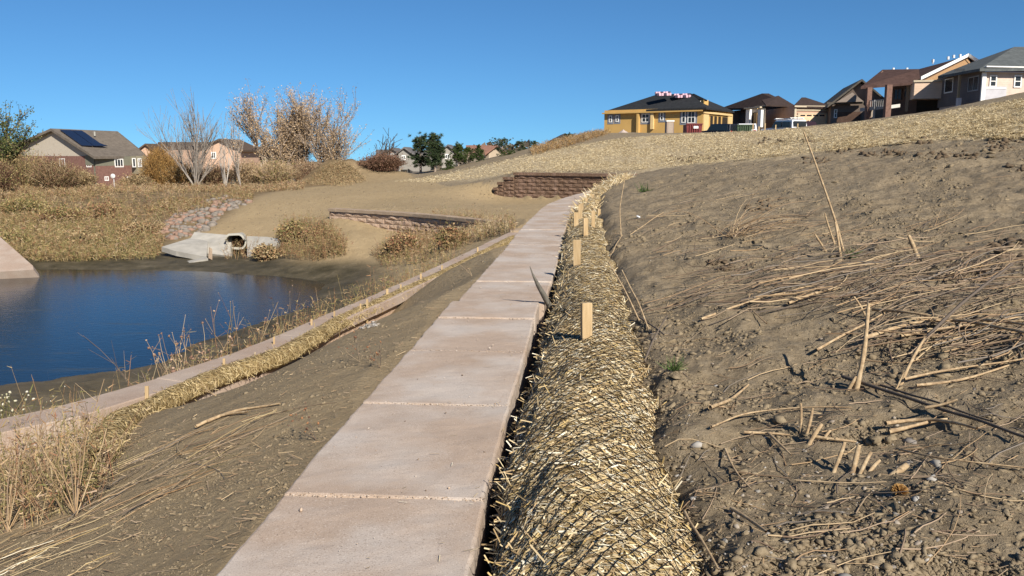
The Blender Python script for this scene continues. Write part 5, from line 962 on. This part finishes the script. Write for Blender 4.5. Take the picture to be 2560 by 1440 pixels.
slab([(404, 668, 25.6), (410, 672, 25.3), (520, 646, 26.7), (515, 641, 27.0)], .1, 'sill_slab', SCONC, h); slab([(522, 618, 27.4), (524, 618, 27.35), (524, 646, 26.8), (521, 646, 26.8)], .1, 'post', CAPG, h)
c0, c1 = Q(600, 603, 28.2), Q(604, 600, 31.0); ro, ri = .28, .21; V = []; n = 20
for c, r in ((c0, ro), (c1, ro), (c1, ri), (c0, ri)):
    for k in range(n):
        a = 2*PI*k/n; V.append((c.x+math.cos(a)*r*.78, c.y, c.z+math.sin(a)*r))
V = [(x-(.25 if (i//n in (0, 3) and (V[i][0] < c0.x)) else 0), y-(0 if i//n in (1, 2) else .15*(z > c0.z)), z) for i, (x, y, z) in enumerate(V)]
MB().add(V, [(q*n+i, q*n+(i+1) % n, ((q+1) % 4)*n+(i+1) % n, ((q+1) % 4)*n+i) for q in range(4) for i in range(n)]).build('pipe', plain('grey_pipe', (.42, .40, .34), .85), h)
t = MB(); V = [(c1.x+math.cos(2*PI*k/n)*ri*.77, c1.y-.05, c1.z+math.sin(2*PI*k/n)*ri*.98) for k in range(n)]; t.add(V, [tuple(range(n))]); t.build('pipe_inside_shade', DARKB, h)
h = slab([(-160, 560, 27.0), (0, 592, 25.4), (82, 664, 23.6), (84, 674, 23.4), (-160, 690, 22.6)], .3, 'concrete_ramp', CAP2, None); tag(h, 'sloping slab of pinkish concrete entering the pond at the left edge', 'concrete slab')
# riprap
for cls, cols, lb in (('grey_rock', [(.215, .185, .155), (.42, .39, .38)], 'grey rock of the riprap bank'), ('pink_rock', [(.27, .175, .13), (.42, .30, .25)], 'pinkish rock of the riprap bank')):
    m = plain(cls, cols[0], .9, .15, .3, 5, .02); P_ = fall(150 if cls[0] == 'g' else 110, [(405, 590), (420, 540), (500, 510), (560, 490), (640, 500), (560, 535), (520, 575), (440, 600)])
    Vh, Fh = IV, IF
    for q in range(len(P_)):
        r = random.uniform(.05, .19)*(.8+.4*random.random()); V = Vh*(1+.5*(RNG.random((len(Vh), 1))-.5))*r*np.array([random.uniform(.8, 1.4), random.uniform(.8, 1.2), random.uniform(.55, .85)]); th = random.random()*6
        V = np.c_[V[:, 0]*math.cos(th)-V[:, 1]*math.sin(th), V[:, 0]*math.sin(th)+V[:, 1]*math.cos(th), V[:, 2]]
        o = mnp(cls, V+P_[q]+[0, 0, r*.05], Fh, m); tag(o, lb+' beside the smooth tan slope', 'rock', cls.replace('_', ' ')+'s in the riprap')
# ------------------------------------------------------------------ weeds
def weeds(name, label, pts, hmin, hmax, mats, nb=6, sw=.006, lw=.012, ll=.06, tilt=.22, kind='stuff', cat='weeds', curve=0, heads=None, group=None):
    sp = Soup(); k = len(pts); H = RNG.uniform(hmin, hmax, k)*RNG.uniform(.5, 1, k); D = np.c_[RNG.normal(0, tilt, (k, 2)), np.ones(k)]; D /= np.linalg.norm(D, axis=1)[:, None]
    mi = RNG.integers(0, len(mats), k)
    for m in range(len(mats)):
        q = mi == m; P_, D_, H_ = pts[q], D[q], H[q]
        if len(P_) == 0: continue
        sp.blades(P_+D_*H_[:, None]/2-[0, 0, .02], D_, H_, sw*RNG.uniform(.6, 1.3, len(P_)), None, m, .35)
        for b in range(nb):
            f = RNG.uniform(.15, 1.0, len(P_)); o = np.c_[RNG.normal(0, 1, (len(P_), 2)), RNG.uniform(-.2, 1.3, len(P_))]; o /= np.linalg.norm(o, axis=1)[:, None]; L = ll*RNG.uniform(.4, 1.8, len(P_))
            sp.blades(P_+D_*(H_*f)[:, None]+o*L[:, None]/2, o, L, lw*RNG.uniform(.4, 1.3, len(P_)), None, m, .4)
        if heads:
            r = RNG.random(len(P_)) < heads[1]; B = P_[r]+D_[r]*H_[r][:, None]
            for _ in range(5): o = RNG.normal(size=(len(B), 3)); sp.blades(B+o*heads[0]*.3, o, heads[0], heads[0]*.8, None, len(mats)-1)
    o = sp.build(name, mats); return tag(o, label, cat, group, kind)
P_ = fall(7600, dens=lambda u, v: .03+.97*ss(.44, .62, fbm(u*.014, v*.035, 71, 4)), poly= [(-40, 500), (120, 480), (330, 470), (560, 480), (640, 478), (630, 500), (520, 520), (430, 545), (410, 600), (400, 640), (200, 655), (-40, 655)])
weeds('bank_weeds', 'dense brown and olive dry weeds covering the bank left of the riprap', P_, .1, .42, [WEED, WEEDG, WEED, WEEDR], 7, .010, .018, .07, .3)
P_ = fall(700, [(-40, 500), (200, 480), (560, 490), (420, 560), (390, 640), (100, 655), (-40, 650)]); weeds('tall_bank_weeds', 'scattered taller weeds sticking out of the bank cover', P_, .5, 1.1, [WEED, WEEDR, STALK, WEEDG], 12, .014, .022, .10)
P_ = fall(5200, [(-40, 560), (60, 545), (240, 560), (380, 600), (390, 650), (100, 655), (-40, 640)])
weeds('olive_weeds', 'olive green weeds along the far shore at the left', P_, .15, .5, [WEEDG, WEEDG, WEED], 7, .010, .018, .07)
P_ = fall(5200, [(-40, 470), (200, 458), (420, 460), (760, 462), (760, 476), (640, 482), (330, 482), (-40, 500)])
weeds('field_weeds', 'brown weeds on the flat ground before the trees and houses', P_, .12, .5, [WEED, WEEDR, WEED, STALK], 7, .014, .024, .09)
P_ = fall(1500, [(760, 462), (800, 425), (850, 405), (880, 418), (920, 455), (860, 468)]); weeds('mound_brush', 'dry stems scattered over the spoil heap', P_, .1, .35, [WEED], 3, .012, .02, .08)
P_ = fall(160, [(560, 650), (575, 615), (640, 615), (650, 650)]); weeds('pipe_weeds', 'thin weeds standing in front of the pipe end', P_, .3, .8, [WEED, WEEDR], 8, .008, .012, .06)
P_ = fall(1700, [(690, 635), (700, 570), (760, 560), (830, 580), (860, 610), (870, 640), (800, 655), (720, 650)]); weeds('rust_weeds', 'rust and olive weed clump right of the culvert', P_, .2, .8, [WEEDR, WEEDR, WEEDG, WEED], 8, .007, .013, .06)
P_ = fall(2500, [(930, 640), (980, 600), (1040, 560), (1100, 545), (1290, 565), (1285, 585), (1200, 605), (1050, 660), (960, 670)]); weeds('rust_weeds', 'rust and straw coloured weeds in the corner below the pink wall face', P_, .15, .6, [WEEDR, WEED, WEEDG, STALK], 8, .006, .012, .05)
P_ = fall(900, [(1130, 600), (1150, 560), (1290, 566), (1285, 583)]); weeds('blond_grass', 'blond upright grass in front of the shaded end of the low wall', P_, .2, .42, [STRAWP, STALK], 3, .008, .01, .05)
# shore weeds along the pond side of the low wall
kk = np.concatenate([RNG.integers(60, len(W2)-40, 2600)]); off = -RNG.gamma(1.6, .2, len(kk))-.2; t = np.gradient(W2[:, :2], axis=0); t /= np.hypot(*t.T)[:, None]; n = np.c_[t[:, 1], -t[:, 0]]
X = W2[kk, :2]+n[kk]*off[:, None]; P_ = np.c_[X, gz(X[:, 0], X[:, 1])]; q = P_[:, 1]; P_ = P_[(q > 8.3) | (RNG.random(len(q)) < .5)]
weeds('shore_weeds', 'mixed dry weeds standing between the low wall and the pond', P_, .35, .85, [WEEDR, WEED, WEEDG], 11, .006, .008, .038)
kk = RNG.integers(70, 110, 90); X = W2[kk, :2]+n[kk]*(-RNG.uniform(.25, .9, 90))[:, None]; P_ = np.c_[X, gz(X[:, 0], X[:, 1])]
def herb(name, label, base_, hgt, mat, head=None, n=7, lean=(0, 0), spread=.35, rad=.004, headr=.012):
    """one plant: a stem with side branches and seed heads"""
    root = empty(name, tuple(base_), label, 'weed'); sp = Soup(); hd = []; b = np.array(base_)
    for q in range(n):
        d = np.array([random.gauss(lean[0], spread), random.gauss(lean[1], spread), 1.]); L = hgt*random.uniform(.5, 1.05); d /= np.linalg.norm(d); s = np.linspace(0, 1, 7)[:, None]
        c = b+d*L*s+np.array([random.gauss(0, .1), random.gauss(0, .1), -.05])*L*s**2+RNG.normal(0, .006, (7, 3))*s; sp.tube(c, rad*np.linspace(1, .35, 7), 4)
        for r in range(random.randint(3, 6)):
            k = random.randint(2, 5); d2 = np.array([random.gauss(0, .7), random.gauss(0, .7), random.uniform(.3, 1.2)]); d2 /= np.linalg.norm(d2); l2 = L*random.uniform(.12, .32); e = c[k]+d2*l2*np.linspace(0, 1, 4)[:, None]; sp.tube(e, rad*.5*np.linspace(1, .5, 4), 3); hd.append(e[-1])
        hd.append(c[-1])
    sp.build('stem', mat, root)
    if head is not None and hd:
        hp = np.array(hd); lumps(hp-[0, 0, headr*.2], np.full(len(hp), headr)*RNG.uniform(.25, .75, len(hp)), 'seed_heads', head, .9, .3, .3, parent=root)
    return root
HEADT = island('tan_seed_heads', [(.30, .19, .13), (.40, .28, .20), (.22, .13, .09)], .9); HEADW = island('whitish_seed_heads', [(.50, .46, .33), (.38, .36, .22), (.6, .56, .45)], .9); HEADR = island('rust_seed_heads', [(.22, .10, .05), (.15, .08, .05), (.30, .15, .07)], .9)
def behind(u, d=.45, tpx=None):           # a spot on the pond side of the low wall, seen at picture column u
    P2 = W2[60:-5]; uu = 1280+F*P2[:, 0]/(P2[:, 1]*CPI+0.0+(CZ-ZT)*SPI*1.0); k = int(np.argmin(np.abs(uu-u))); p = P2[k, :2]+n[60+k]*-d; return (p[0], p[1], float(gz(p[0], p[1])))
for u, hg, mt, hd, hr, lb, d, ln, nn_ in ((60, 1.25, STALK, HEADW, .016, 'tall weed with whitish flower heads at the left edge', .9, (0, 0), 10), (150, 1.2, WEEDG, HEADW, .015, 'leafy weed with pale heads right of the tall weed at the left edge', .8, (0, 0), 9), (20, 1.1, WEEDG, HEADW, .014, 'olive weed half cut off by the left edge', .7, (0, 0), 8), (225, 1.0, WEEDG, HEADW, .012, 'slim weed with one pale head standing before the water', .6, (0, 0), 4), (440, .95, STALK, HEADW, .013, 'short weed with cream heads just behind the low cap', .5, (0, 0), 3),
        (505, 1.45, STALKD, None, .01, 'pale bare twig arching left over the water', .5, (-.55, 0), 3), (525, 1.3, STALK, HEADT, .022, 'weed with pinkish round heads beside the arching twig', .5, (0, 0), 6), (560, 1.15, STALK, HEADT, .02, 'second weed with pinkish heads, right of the arching twig', .5, (.1, 0), 5), (600, 1.2, STALK, HEADT, .018, 'bushy weed with small tan heads left of the dark spot on the cap', .5, (0, 0), 8), (640, 1.35, STALK, HEADT, .02, 'upright weed with scattered tan heads above the dark spot on the cap', .6, (0, 0), 7),
        (700, 1.3, WEEDR, HEADT, .018, 'reddish weed behind the cap right of the dark spot', .6, (.1, 0), 6), (725, 1.5, STALK, HEADT, .012, 'slender pale weed leaning left near the right end of the water', .5, (-.15, 0), 3), (815, 2.1, STALKD, HEADT, .012, 'tallest curved weed rising across the mud flat', .5, (-.1, 0), 2), (850, 1.0, WEEDR, HEADR, .02, 'low rusty weed behind the cap past the tallest curved weed', .5, (0, 0), 6), (760, 1.0, STALK, HEADT, .018, 'low tan weed between the slender weed and the tallest curved one', .5, (0, 0), 6)):
    herb('seed_head_weed', lb, behind(u, d), hg*(.78 if hg < 2 else .85), mt, hd, nn_, ln, .22, .0045, hr)
# lower left thicket on the terrace
P_ = fall(700, [(-60, 1080), (100, 1090), (260, 1110), (300, 1180), (240, 1270), (60, 1330), (-60, 1330)]); weeds('dry_thicket', 'dry upright stems and leaves in the thicket at the lower left', P_, .15, .5, [STALK, WEED, WEEDG, WEEDR, WEEDG], 5, .004, .007, .03, .3)
for u, v, hg, lb in ((190, 1290, .62, 'tall pale weed stalk rising highest from the left thicket'), (60, 1250, .5, 'brown weed bundle at the left edge of the thicket'), (130, 1230, .5, 'weed clump in the middle of the thicket'), (250, 1200, .38, 'weed clump at the right side of the thicket near the curled roll'), (20, 1330, .45, 'weed clump at the lower left corner of the thicket')):
    p = hit1(u, v); herb('dry_weed', lb, tuple(p), hg, STALK, None, 9, (0, 0), .25, .0032)
for u, v, hg, lb, hd in ((1180, 690, .3, 'small bare twig plant beside the tall wall', None), (900, 905, .22, 'fallen twig plant with rust seed heads against the wall', HEADR), (790, 1100, .18, 'low rust flower heads at the edge of the wall caps', HEADR), (540, 990, .2, 'thin leaning twig near the white grit on the terrace', None), (950, 920, .2, 'dead flower stalk with dark heads touching the cap', HEADR)):
    p = hit1(u, v); herb('dry_twig', lb, tuple(p), hg, STALKD if hd else STALK, hd, 3, (-.5, 0), .4, .002, .011)
p = hit1(990, 772) if False else None
P_ = fall(260, [(880, 790), (900, 775), (940, 790), (950, 815), (900, 822), (870, 808)]); tag(lumps(P_, RNG.uniform(.006, .02, len(P_)), 'white_grit', PEB, .6, .2, .2, True), 'patch of whitish grit on the terrace beside the thin roll', 'grit', kind='stuff')
P_ = fall(300, [(170, 1120), (180, 1095), (240, 1060), (290, 1050), (280, 1080), (220, 1110)]); tag(lumps(P_, RNG.uniform(.006, .018, len(P_)), 'white_grit', PEB, .6, .2, .2, True), 'whitish grit under the exposed course of the low wall', 'grit', kind='stuff')
# ------------------------------------------------------------------ trees and shrubs
def tree(name, label, u, vtop, vbase, Y, wid, mat, leafm=None, nmain=4, ntw=4, leaves=0, rad=.09, up_=.75, seed=1, group=None, leafsz=.07, cat='tree', depth=3, crook=.08, lean=0., twr=.012, z0=None):
    rs = random.Random(seed); b = Q(u, vbase, Y); b.z = float(gz(b.x, b.y)) if z0 is None else z0; H = Q(u, vtop, Y).z-b.z; Wd = wid/F*Y/2
    root = empty(name, tuple(b), label, cat, group); tr, cr = Soup(), Soup(); tips = []
    def br(p, d, L, r, k):
        m = 7 if k < 2 else 5; c = [np.array(p)]; d = np.array(d, float); d /= np.linalg.norm(d)
        for i in range(m-1):
            d = d+np.array([rs.gauss(0, crook), rs.gauss(0, crook), rs.gauss(.04, crook*.6)*(1 if k < 3 else .3)]); d /= np.linalg.norm(d); c.append(c[-1]+d*L/(m-1))
        c = np.array(c); (tr if k <= 1 else cr).tube(c, np.maximum(r*np.linspace(1, .45, m), twr*.55 if k >= 2 else 0), 5 if k < 2 else 3, 0)
        if k >= depth: tips.append((c, L)); return
        if k >= depth-1: tips.append((c, L))
        n = (nmain if k == 0 else ntw)+rs.randint(0, 2)
        for q in range(n):
            i = rs.randint(1, m-1); a = rs.random()*2*PI; o = np.array([math.cos(a), math.sin(a), 0]); dd = d*up_+o*(1-up_)*rs.uniform(.7, 1.5)+np.array([0, 0, .15])
            br(c[i], dd, L*rs.uniform(.45, .72), max(r*.5, twr*.6), k+1)
    for s in range(nmain):
        a = rs.random()*2*PI; o = Vector((math.cos(a), math.sin(a)*.6, 0)); sprd = Wd/H*1.5; br(b+o*.12*H*.1, (o.x*sprd*rs.uniform(.2, 1.0)+lean, o.y*sprd*rs.uniform(.2, 1), 1), H*rs.uniform(.46, .66), rad*rs.uniform(.6, 1), 0 if False else 1)
    tr.build('trunk', mat, root, True)
    if leaves and tips:
        P_ = []
        for q in range(leaves): c, L = tips[rs.randrange(len(tips))]; i = rs.randrange(len(c)); P_.append(c[i]+RNG.normal(0, leafsz*1.3, 3))
        P_ = np.array(P_); k = len(P_); cr.blades(P_, RNG.normal(size=(k, 3)), RNG.uniform(.6, 1.3, k)*leafsz, RNG.uniform(.5, 1, k)*leafsz*.7, None, 1)
    cr.build('crown', [mat, leafm or mat], root); return root
BARK = plain('pale_bark', (.28, .245, .21), .9, .1, .25, 8); BARKG = plain('grey_brown_bark', (.30, .24, .19), .9, .1, .25, 8); BARKD = plain('dark_bark', (.09, .07, .055), .9, .1)
LBR = island('brown_leaves', [(.44, .31, .18), (.35, .24, .135), (.52, .39, .24), (.29, .20, .12), (.48, .36, .25)], .9, .1); LGO = island('golden_twigs', [(.34, .19, .06), (.26, .14, .05), (.40, .25, .09), (.2, .12, .05)], .9, .1); LPU = island('rust_brush', [(.17, .09, .06), (.13, .07, .05), (.22, .13, .085), (.11, .075, .045)], .9, .1); LGR = island('dull_green_leaves', [(.09, .11, .04), (.13, .14, .05), (.06, .08, .03), (.2, .17, .07)], .9, .1)
tree('bare_tree', 'pale bare tree with a fan of thin upright branches, right of the brick house', 488, 250, 462, 52, 210, BARK, LBR, 10, 6, 500, .055, .74, 3, None, .04, twr=.014, crook=.06)
tree('cottonwood', 'big cottonwood with brown withered leaves, left half of the leafy group', 685, 240, 468, 53, 190, BARKG, LBR, 10, 6, 15000, .07, .68, 5, 'cottonwoods', .07, twr=.014)
tree('cottonwood', 'tallest brown-leaved cottonwood in the middle of the leafy group', 748, 228, 468, 54, 130, BARKG, LBR, 10, 6, 16000, .08, .70, 6, 'cottonwoods', .07, twr=.014)
tree('cottonwood', 'rounded brown-leaved cottonwood at the right of the leafy group', 822, 252, 466, 53, 200, BARKG, LBR, 10, 6, 13000, .07, .66, 8, 'cottonwoods', .06, twr=.014)
tree('bare_tree', 'thin sparse tree between the pale bare tree and the cottonwoods', 604, 262, 466, 50, 70, BARK, LBR, 3, 4, 420, .06, .8, 11, None, .06, twr=.02)
tree('bare_tree', 'slanting white-barked young tree before the peach house', 562, 330, 462, 49, 60, plain('white_bark', (.42, .38, .33)), None, 3, 3, 0, .055, .8, 12, None, .06, twr=.016, lean=.25)
tree('crooked_tree', 'dark crooked bare tree left of the white-trimmed house', 942, 318, 440, 62, 60, BARKD, None, 3, 3, 0, .09, .62, 14, None, .06, twr=.03, crook=.22)
tree('crooked_tree', 'dark crooked tree with a hooked top beside the other crooked one', 985, 322, 440, 62, 60, BARKD, None, 2, 3, 0, .10, .6, 17, None, .06, twr=.03, crook=.25)
tree('leafy_tree', 'dull green leafy tree cut off by the left edge', -22, 268, 470, 46, 190, BARKD, LGR, 9, 6, 14000, .09, .6, 19, None, .09, twr=.02)
def shrub(name, label, u, vtop, vbase, Y, wid, mats, n=1500, seed=1, tw=.012, leafsz=.05, group=None, dens=1.0, cat='shrub'):
    rs = np.random.default_rng(seed); b = Q(u, vbase, Y); b.z = min(float(gz(b.x, b.y)), Q(u, vtop, Y).z-.3); H = Q(u, vtop, Y).z-b.z; Wd = wid/F*Y/2; root = empty(name, tuple(b), label, cat, group)
    st = Soup(); cr = Soup(); k = max(40, n//14)
    for q in range(k):
        a = rs.uniform(0, 2*PI); o = rs.uniform(0, 1)**.6; e = np.array([math.cos(a)*Wd*o, math.sin(a)*Wd*.8*o, H*math.sqrt(max(.05, 1-o*o*.75))*rs.uniform(.75, 1.02)]); s = np.linspace(0, 1, 5)[:, None]
        c = np.array(b)+np.array([math.cos(a), math.sin(a), 0])*Wd*.15+e*s+np.array([0, 0, H*.18])*(s*(1-s))+rs.normal(0, .02*H, (5, 3)); st.tube(c, tw*np.linspace(1.4, .6, 5), 3)
        m = n//k; i = rs.uniform(.2, 1, m); B = np.array(b)+e*i[:, None]+rs.normal(0, .09*Wd+.03, (m, 3)); D = rs.normal(0, 1, (m, 3))+[0, 0, .8]; cr.blades(B, D, rs.uniform(.12, .45, m)*H*.35, tw*rs.uniform(.8, 1.6, m), None, 0, .5)
        B = np.array(b)+e*i[:, None]+rs.normal(0, .12*Wd+.03, (m, 3)); B[:, 2] = np.maximum(B[:, 2], b.z+.02); cr.blades(B, rs.normal(0, 1, (m, 3)), leafsz*rs.uniform(.6, 1.5, m), leafsz*.8, None, len(mats)-1)
    st.build('stems', mats[0], root); cr.build('crown', mats, root); return root
shrub('rust_bush', 'rounded rust-brown bush before the board fence', 958, 388, 455, 50, 112, [LPU, LPU], 9000, 4, .010, .05)
shrub('golden_bush', 'golden-brown willow bush right of the brick house', 405, 362, 462, 60, 100, [LGO, LGO], 8000, 5, .012, .05)
for u, vt, vb, Y, w, ms, lb in ((60, 375, 478, 46, 170, [WEED, WEEDG], 'wide olive-brown bush below the dull green tree'), (140, 392, 480, 44, 130, [WEED, LPU], 'brown bush overlapping the brick house at its left'), (-10, 395, 490, 42, 120, [LPU, WEEDG], 'purplish bush at the left edge'), (200, 425, 478, 46, 90, [WEED, WEED], 'low brown bush at the foot of the brick house'), (460, 405, 466, 55, 110, [LGO, WEED], 'low brown bush under the pale bare tree'), (540, 410, 464, 54, 110, [LPU, WEED], 'low bush before the peach house'), (620, 400, 466, 52, 100, [LBR, WEED], 'low bush between bare tree and cottonwoods'), (690, 400, 468, 51, 110, [LBR, WEEDG], 'bush at the foot of the left cottonwood'), (770, 395, 466, 52.5, 110, [LBR, LPU], 'bush at the foot of the tallest cottonwood'), (840, 392, 462, 56, 100, [LBR, WEED], 'bush behind the spoil heap'), (890, 400, 458, 58, 80, [LPU, WEED], 'small dark bush right of the spoil heap'), (340, 440, 470, 50, 90, [WEED, WEED], 'low brown scrub before the golden bush'), (60, 500, 540, 36, 120, [WEEDG, WEEDG], 'olive shrub low on the left bank'), (150, 520, 570, 34, 130, [WEEDR, WEEDG], 'rusty shrub in the middle of the left bank'), (260, 515, 560, 35, 100, [WEED, WEEDR], 'brown shrub left of the riprap'), (350, 560, 610, 31, 90, [WEEDR, WEED], 'shrub at the lower end of the riprap'), (30, 590, 640, 29, 120, [WEEDG, WEEDG], 'olive shrub beside the sloping slab'), (210, 590, 640, 29, 110, [WEEDG, WEED], 'olive shrub at the far shore below the riprap'), (740, 560, 640, 28, 90, [WEEDR, WEEDG], 'dark rusty shrub right of the culvert'), (800, 575, 645, 27, 80, [WEEDR, WEEDR], 'redder shrub beside the dark rusty one'), (665, 615, 650, 26.5, 60, [WEEDR, WEED], 'small twiggy shrub in front of the culvert wing'), (1010, 590, 650, 24, 90, [WEEDR, WEEDR], 'rusty shrub at the left of the corner weeds'), (1130, 575, 620, 22.2, 80, [WEEDG, WEEDR], 'greenish rusty shrub in the corner weeds')):
    shrub('dry_bush', lb, u, vt, vb, Y, w, ms, 4200, int(u)+500, .011, .05, 'bushes along the flat ground')
def pine(name, label, u, vtop, vbase, Y, wid, seed, cone=.5, mat=None, dens=1.0, group=None):
    rs = np.random.default_rng(seed); b = Q(u, vbase, Y); g = min(float(gz(b.x, b.y)), Q(u, vtop, Y).z-1.2); b.z = g; H = Q(u, vtop, Y).z-g; Wd = wid/F*Y/2; root = empty(name, tuple(b), label, 'pine tree', group)
    mb = Soup(); mb.tube([(b.x, b.y, b.z-.2), (b.x+.05*H*rs.normal()*.3, b.y, b.z+H*.5), (b.x, b.y, b.z+H*.96)], [.035*H, .022*H, .006*H], 7); cr = Soup(); nb = int(46*dens)
    for q in range(nb):
        f = rs.uniform(.12, .98); a = rs.uniform(0, 2*PI); rr = Wd*(1-f**1.6*cone)*rs.uniform(.45, 1.1)*(.6+.4*math.sin(f*PI)+.1) if f < .95 else Wd*.15
        p0 = np.array([b.x, b.y, b.z+H*f*.93]); p1 = p0+np.array([math.cos(a)*rr, math.sin(a)*rr, rr*rs.uniform(.1, .6)]); mb.tube(np.linspace(p0, p1, 4), [.012*H, .008*H, .006*H, .004*H], 4)
        for t in range(rs.integers(3, 6)):
            c = p0+(p1-p0)*rs.uniform(.45, 1.05)+rs.normal(0, .045*H, 3); m = 46; d = rs.normal(0, 1, (m, 3)); d /= np.linalg.norm(d, axis=1)[:, None]; d[:, 2] = d[:, 2]*.7+.2; L = rs.uniform(.03, .075, m)*H; cr.blades(c+d*L[:, None]*.6, d, L, .010*H, None, 0, .5)
    mb.build('trunk', BARKG, root); cr.build('crown', mat or NEED, root); return root
NEED = island('pine_needles', [(.035, .055, .022), (.05, .075, .03), (.025, .04, .02), (.075, .095, .04), (.04, .06, .03)], .8, .15); NEEDG = island('juniper_needles', [(.04, .07, .02), (.06, .09, .025), (.03, .05, .015), (.08, .10, .03)], .85, .1)
pine('pine', 'tall open pine with a bare lower trunk, left of the pine pair', 1052, 334, 444, 56, 60, 1, .35, None, .9, 'pines beside the fence'); pine('pine', 'taller denser pine of the pair beside the board fence', 1088, 328, 446, 55, 52, 2, .55, None, 1.3, 'pines beside the fence')
pine('juniper', 'pointed green juniper right of the pine pair', 1146, 356, 432, 57, 52, 3, .8, NEEDG, 1.5, 'junipers'); pine('juniper', 'broad low juniper between the two pointed ones', 1172, 368, 430, 58, 60, 4, .7, NEEDG, 1.5, 'junipers'); pine('juniper', 'slim pointed juniper before the red roof', 1198, 362, 426, 58, 36, 5, .75, NEEDG, 1.4, 'junipers'); pine('juniper', 'small low juniper at the foot of the pine pair', 1124, 398, 436, 55, 44, 6, .6, NEEDG, 1.1, 'junipers')
pine('pine', 'round-topped pine with a rusty patch right of the red roof', 1256, 346, 418, 60, 64, 7, .35, None, 1.3, 'pines near the crest'); pine('pine', 'thin-topped pine left of the last two pines', 1300, 352, 408, 62, 44, 8, .6, None, 1.0, 'pines near the crest'); pine('pine', 'small pine half way to the brown bank', 1334, 352, 400, 64, 40, 9, .5, None, 1.1, 'pines near the crest'); pine('pine', 'lowest round pine beside the brown bank', 1360, 362, 396, 66, 36, 10, .4, None, 1.0, 'pines near the crest'); pine('juniper', 'wide juniper skirt below the round-topped pine', 1268, 378, 414, 59, 70, 11, .5, NEEDG, 1.3, 'junipers')
pine('pine', 'dark pine tip showing over the brown bank by the crest', 1425, 332, 372, 75, 44, 12, .4, None, .9, 'pines near the crest')
P_ = fall(4200, [(1330, 384), (1400, 367), (1500, 337), (1530, 334), (1500, 345), (1400, 374), (1330, 390)]); P_[:, 1] += RNG.uniform(0, 4, len(P_)); P_[:, 2] = gz(P_[:, 0], P_[:, 1])
weeds('bank_grass', 'brown grass on the old bank behind the straw slope', P_, .15, .5, [LGO, WEED, STALK], 4, .014, .022, .10)
# far wooded skyline
k = 5200; A_n = RNG.uniform(-.62, .02, k); D_ = RNG.uniform(170, 260, k); X, Y_ = D_*A_n, D_; Z_ = gz(X, Y_); sp = Soup(); hh = (3.0+4.5*fbm(X*.05, Y_*.02, 61, 3))
ht = RNG.uniform(0, 1, k)**.7*hh; sp.blades(np.c_[X, Y_, Z_+ht], RNG.normal(0, 1, (k, 3)), RNG.uniform(.8, 2.2, k), RNG.uniform(.5, 1.4, k)); tag(sp.build('far_woods', island('far_trees', [(.10, .085, .07), (.13, .105, .08), (.07, .07, .055), (.16, .13, .10)], .95, .05)), 'brownish wooded skyline beyond the houses', 'woods', kind='stuff')
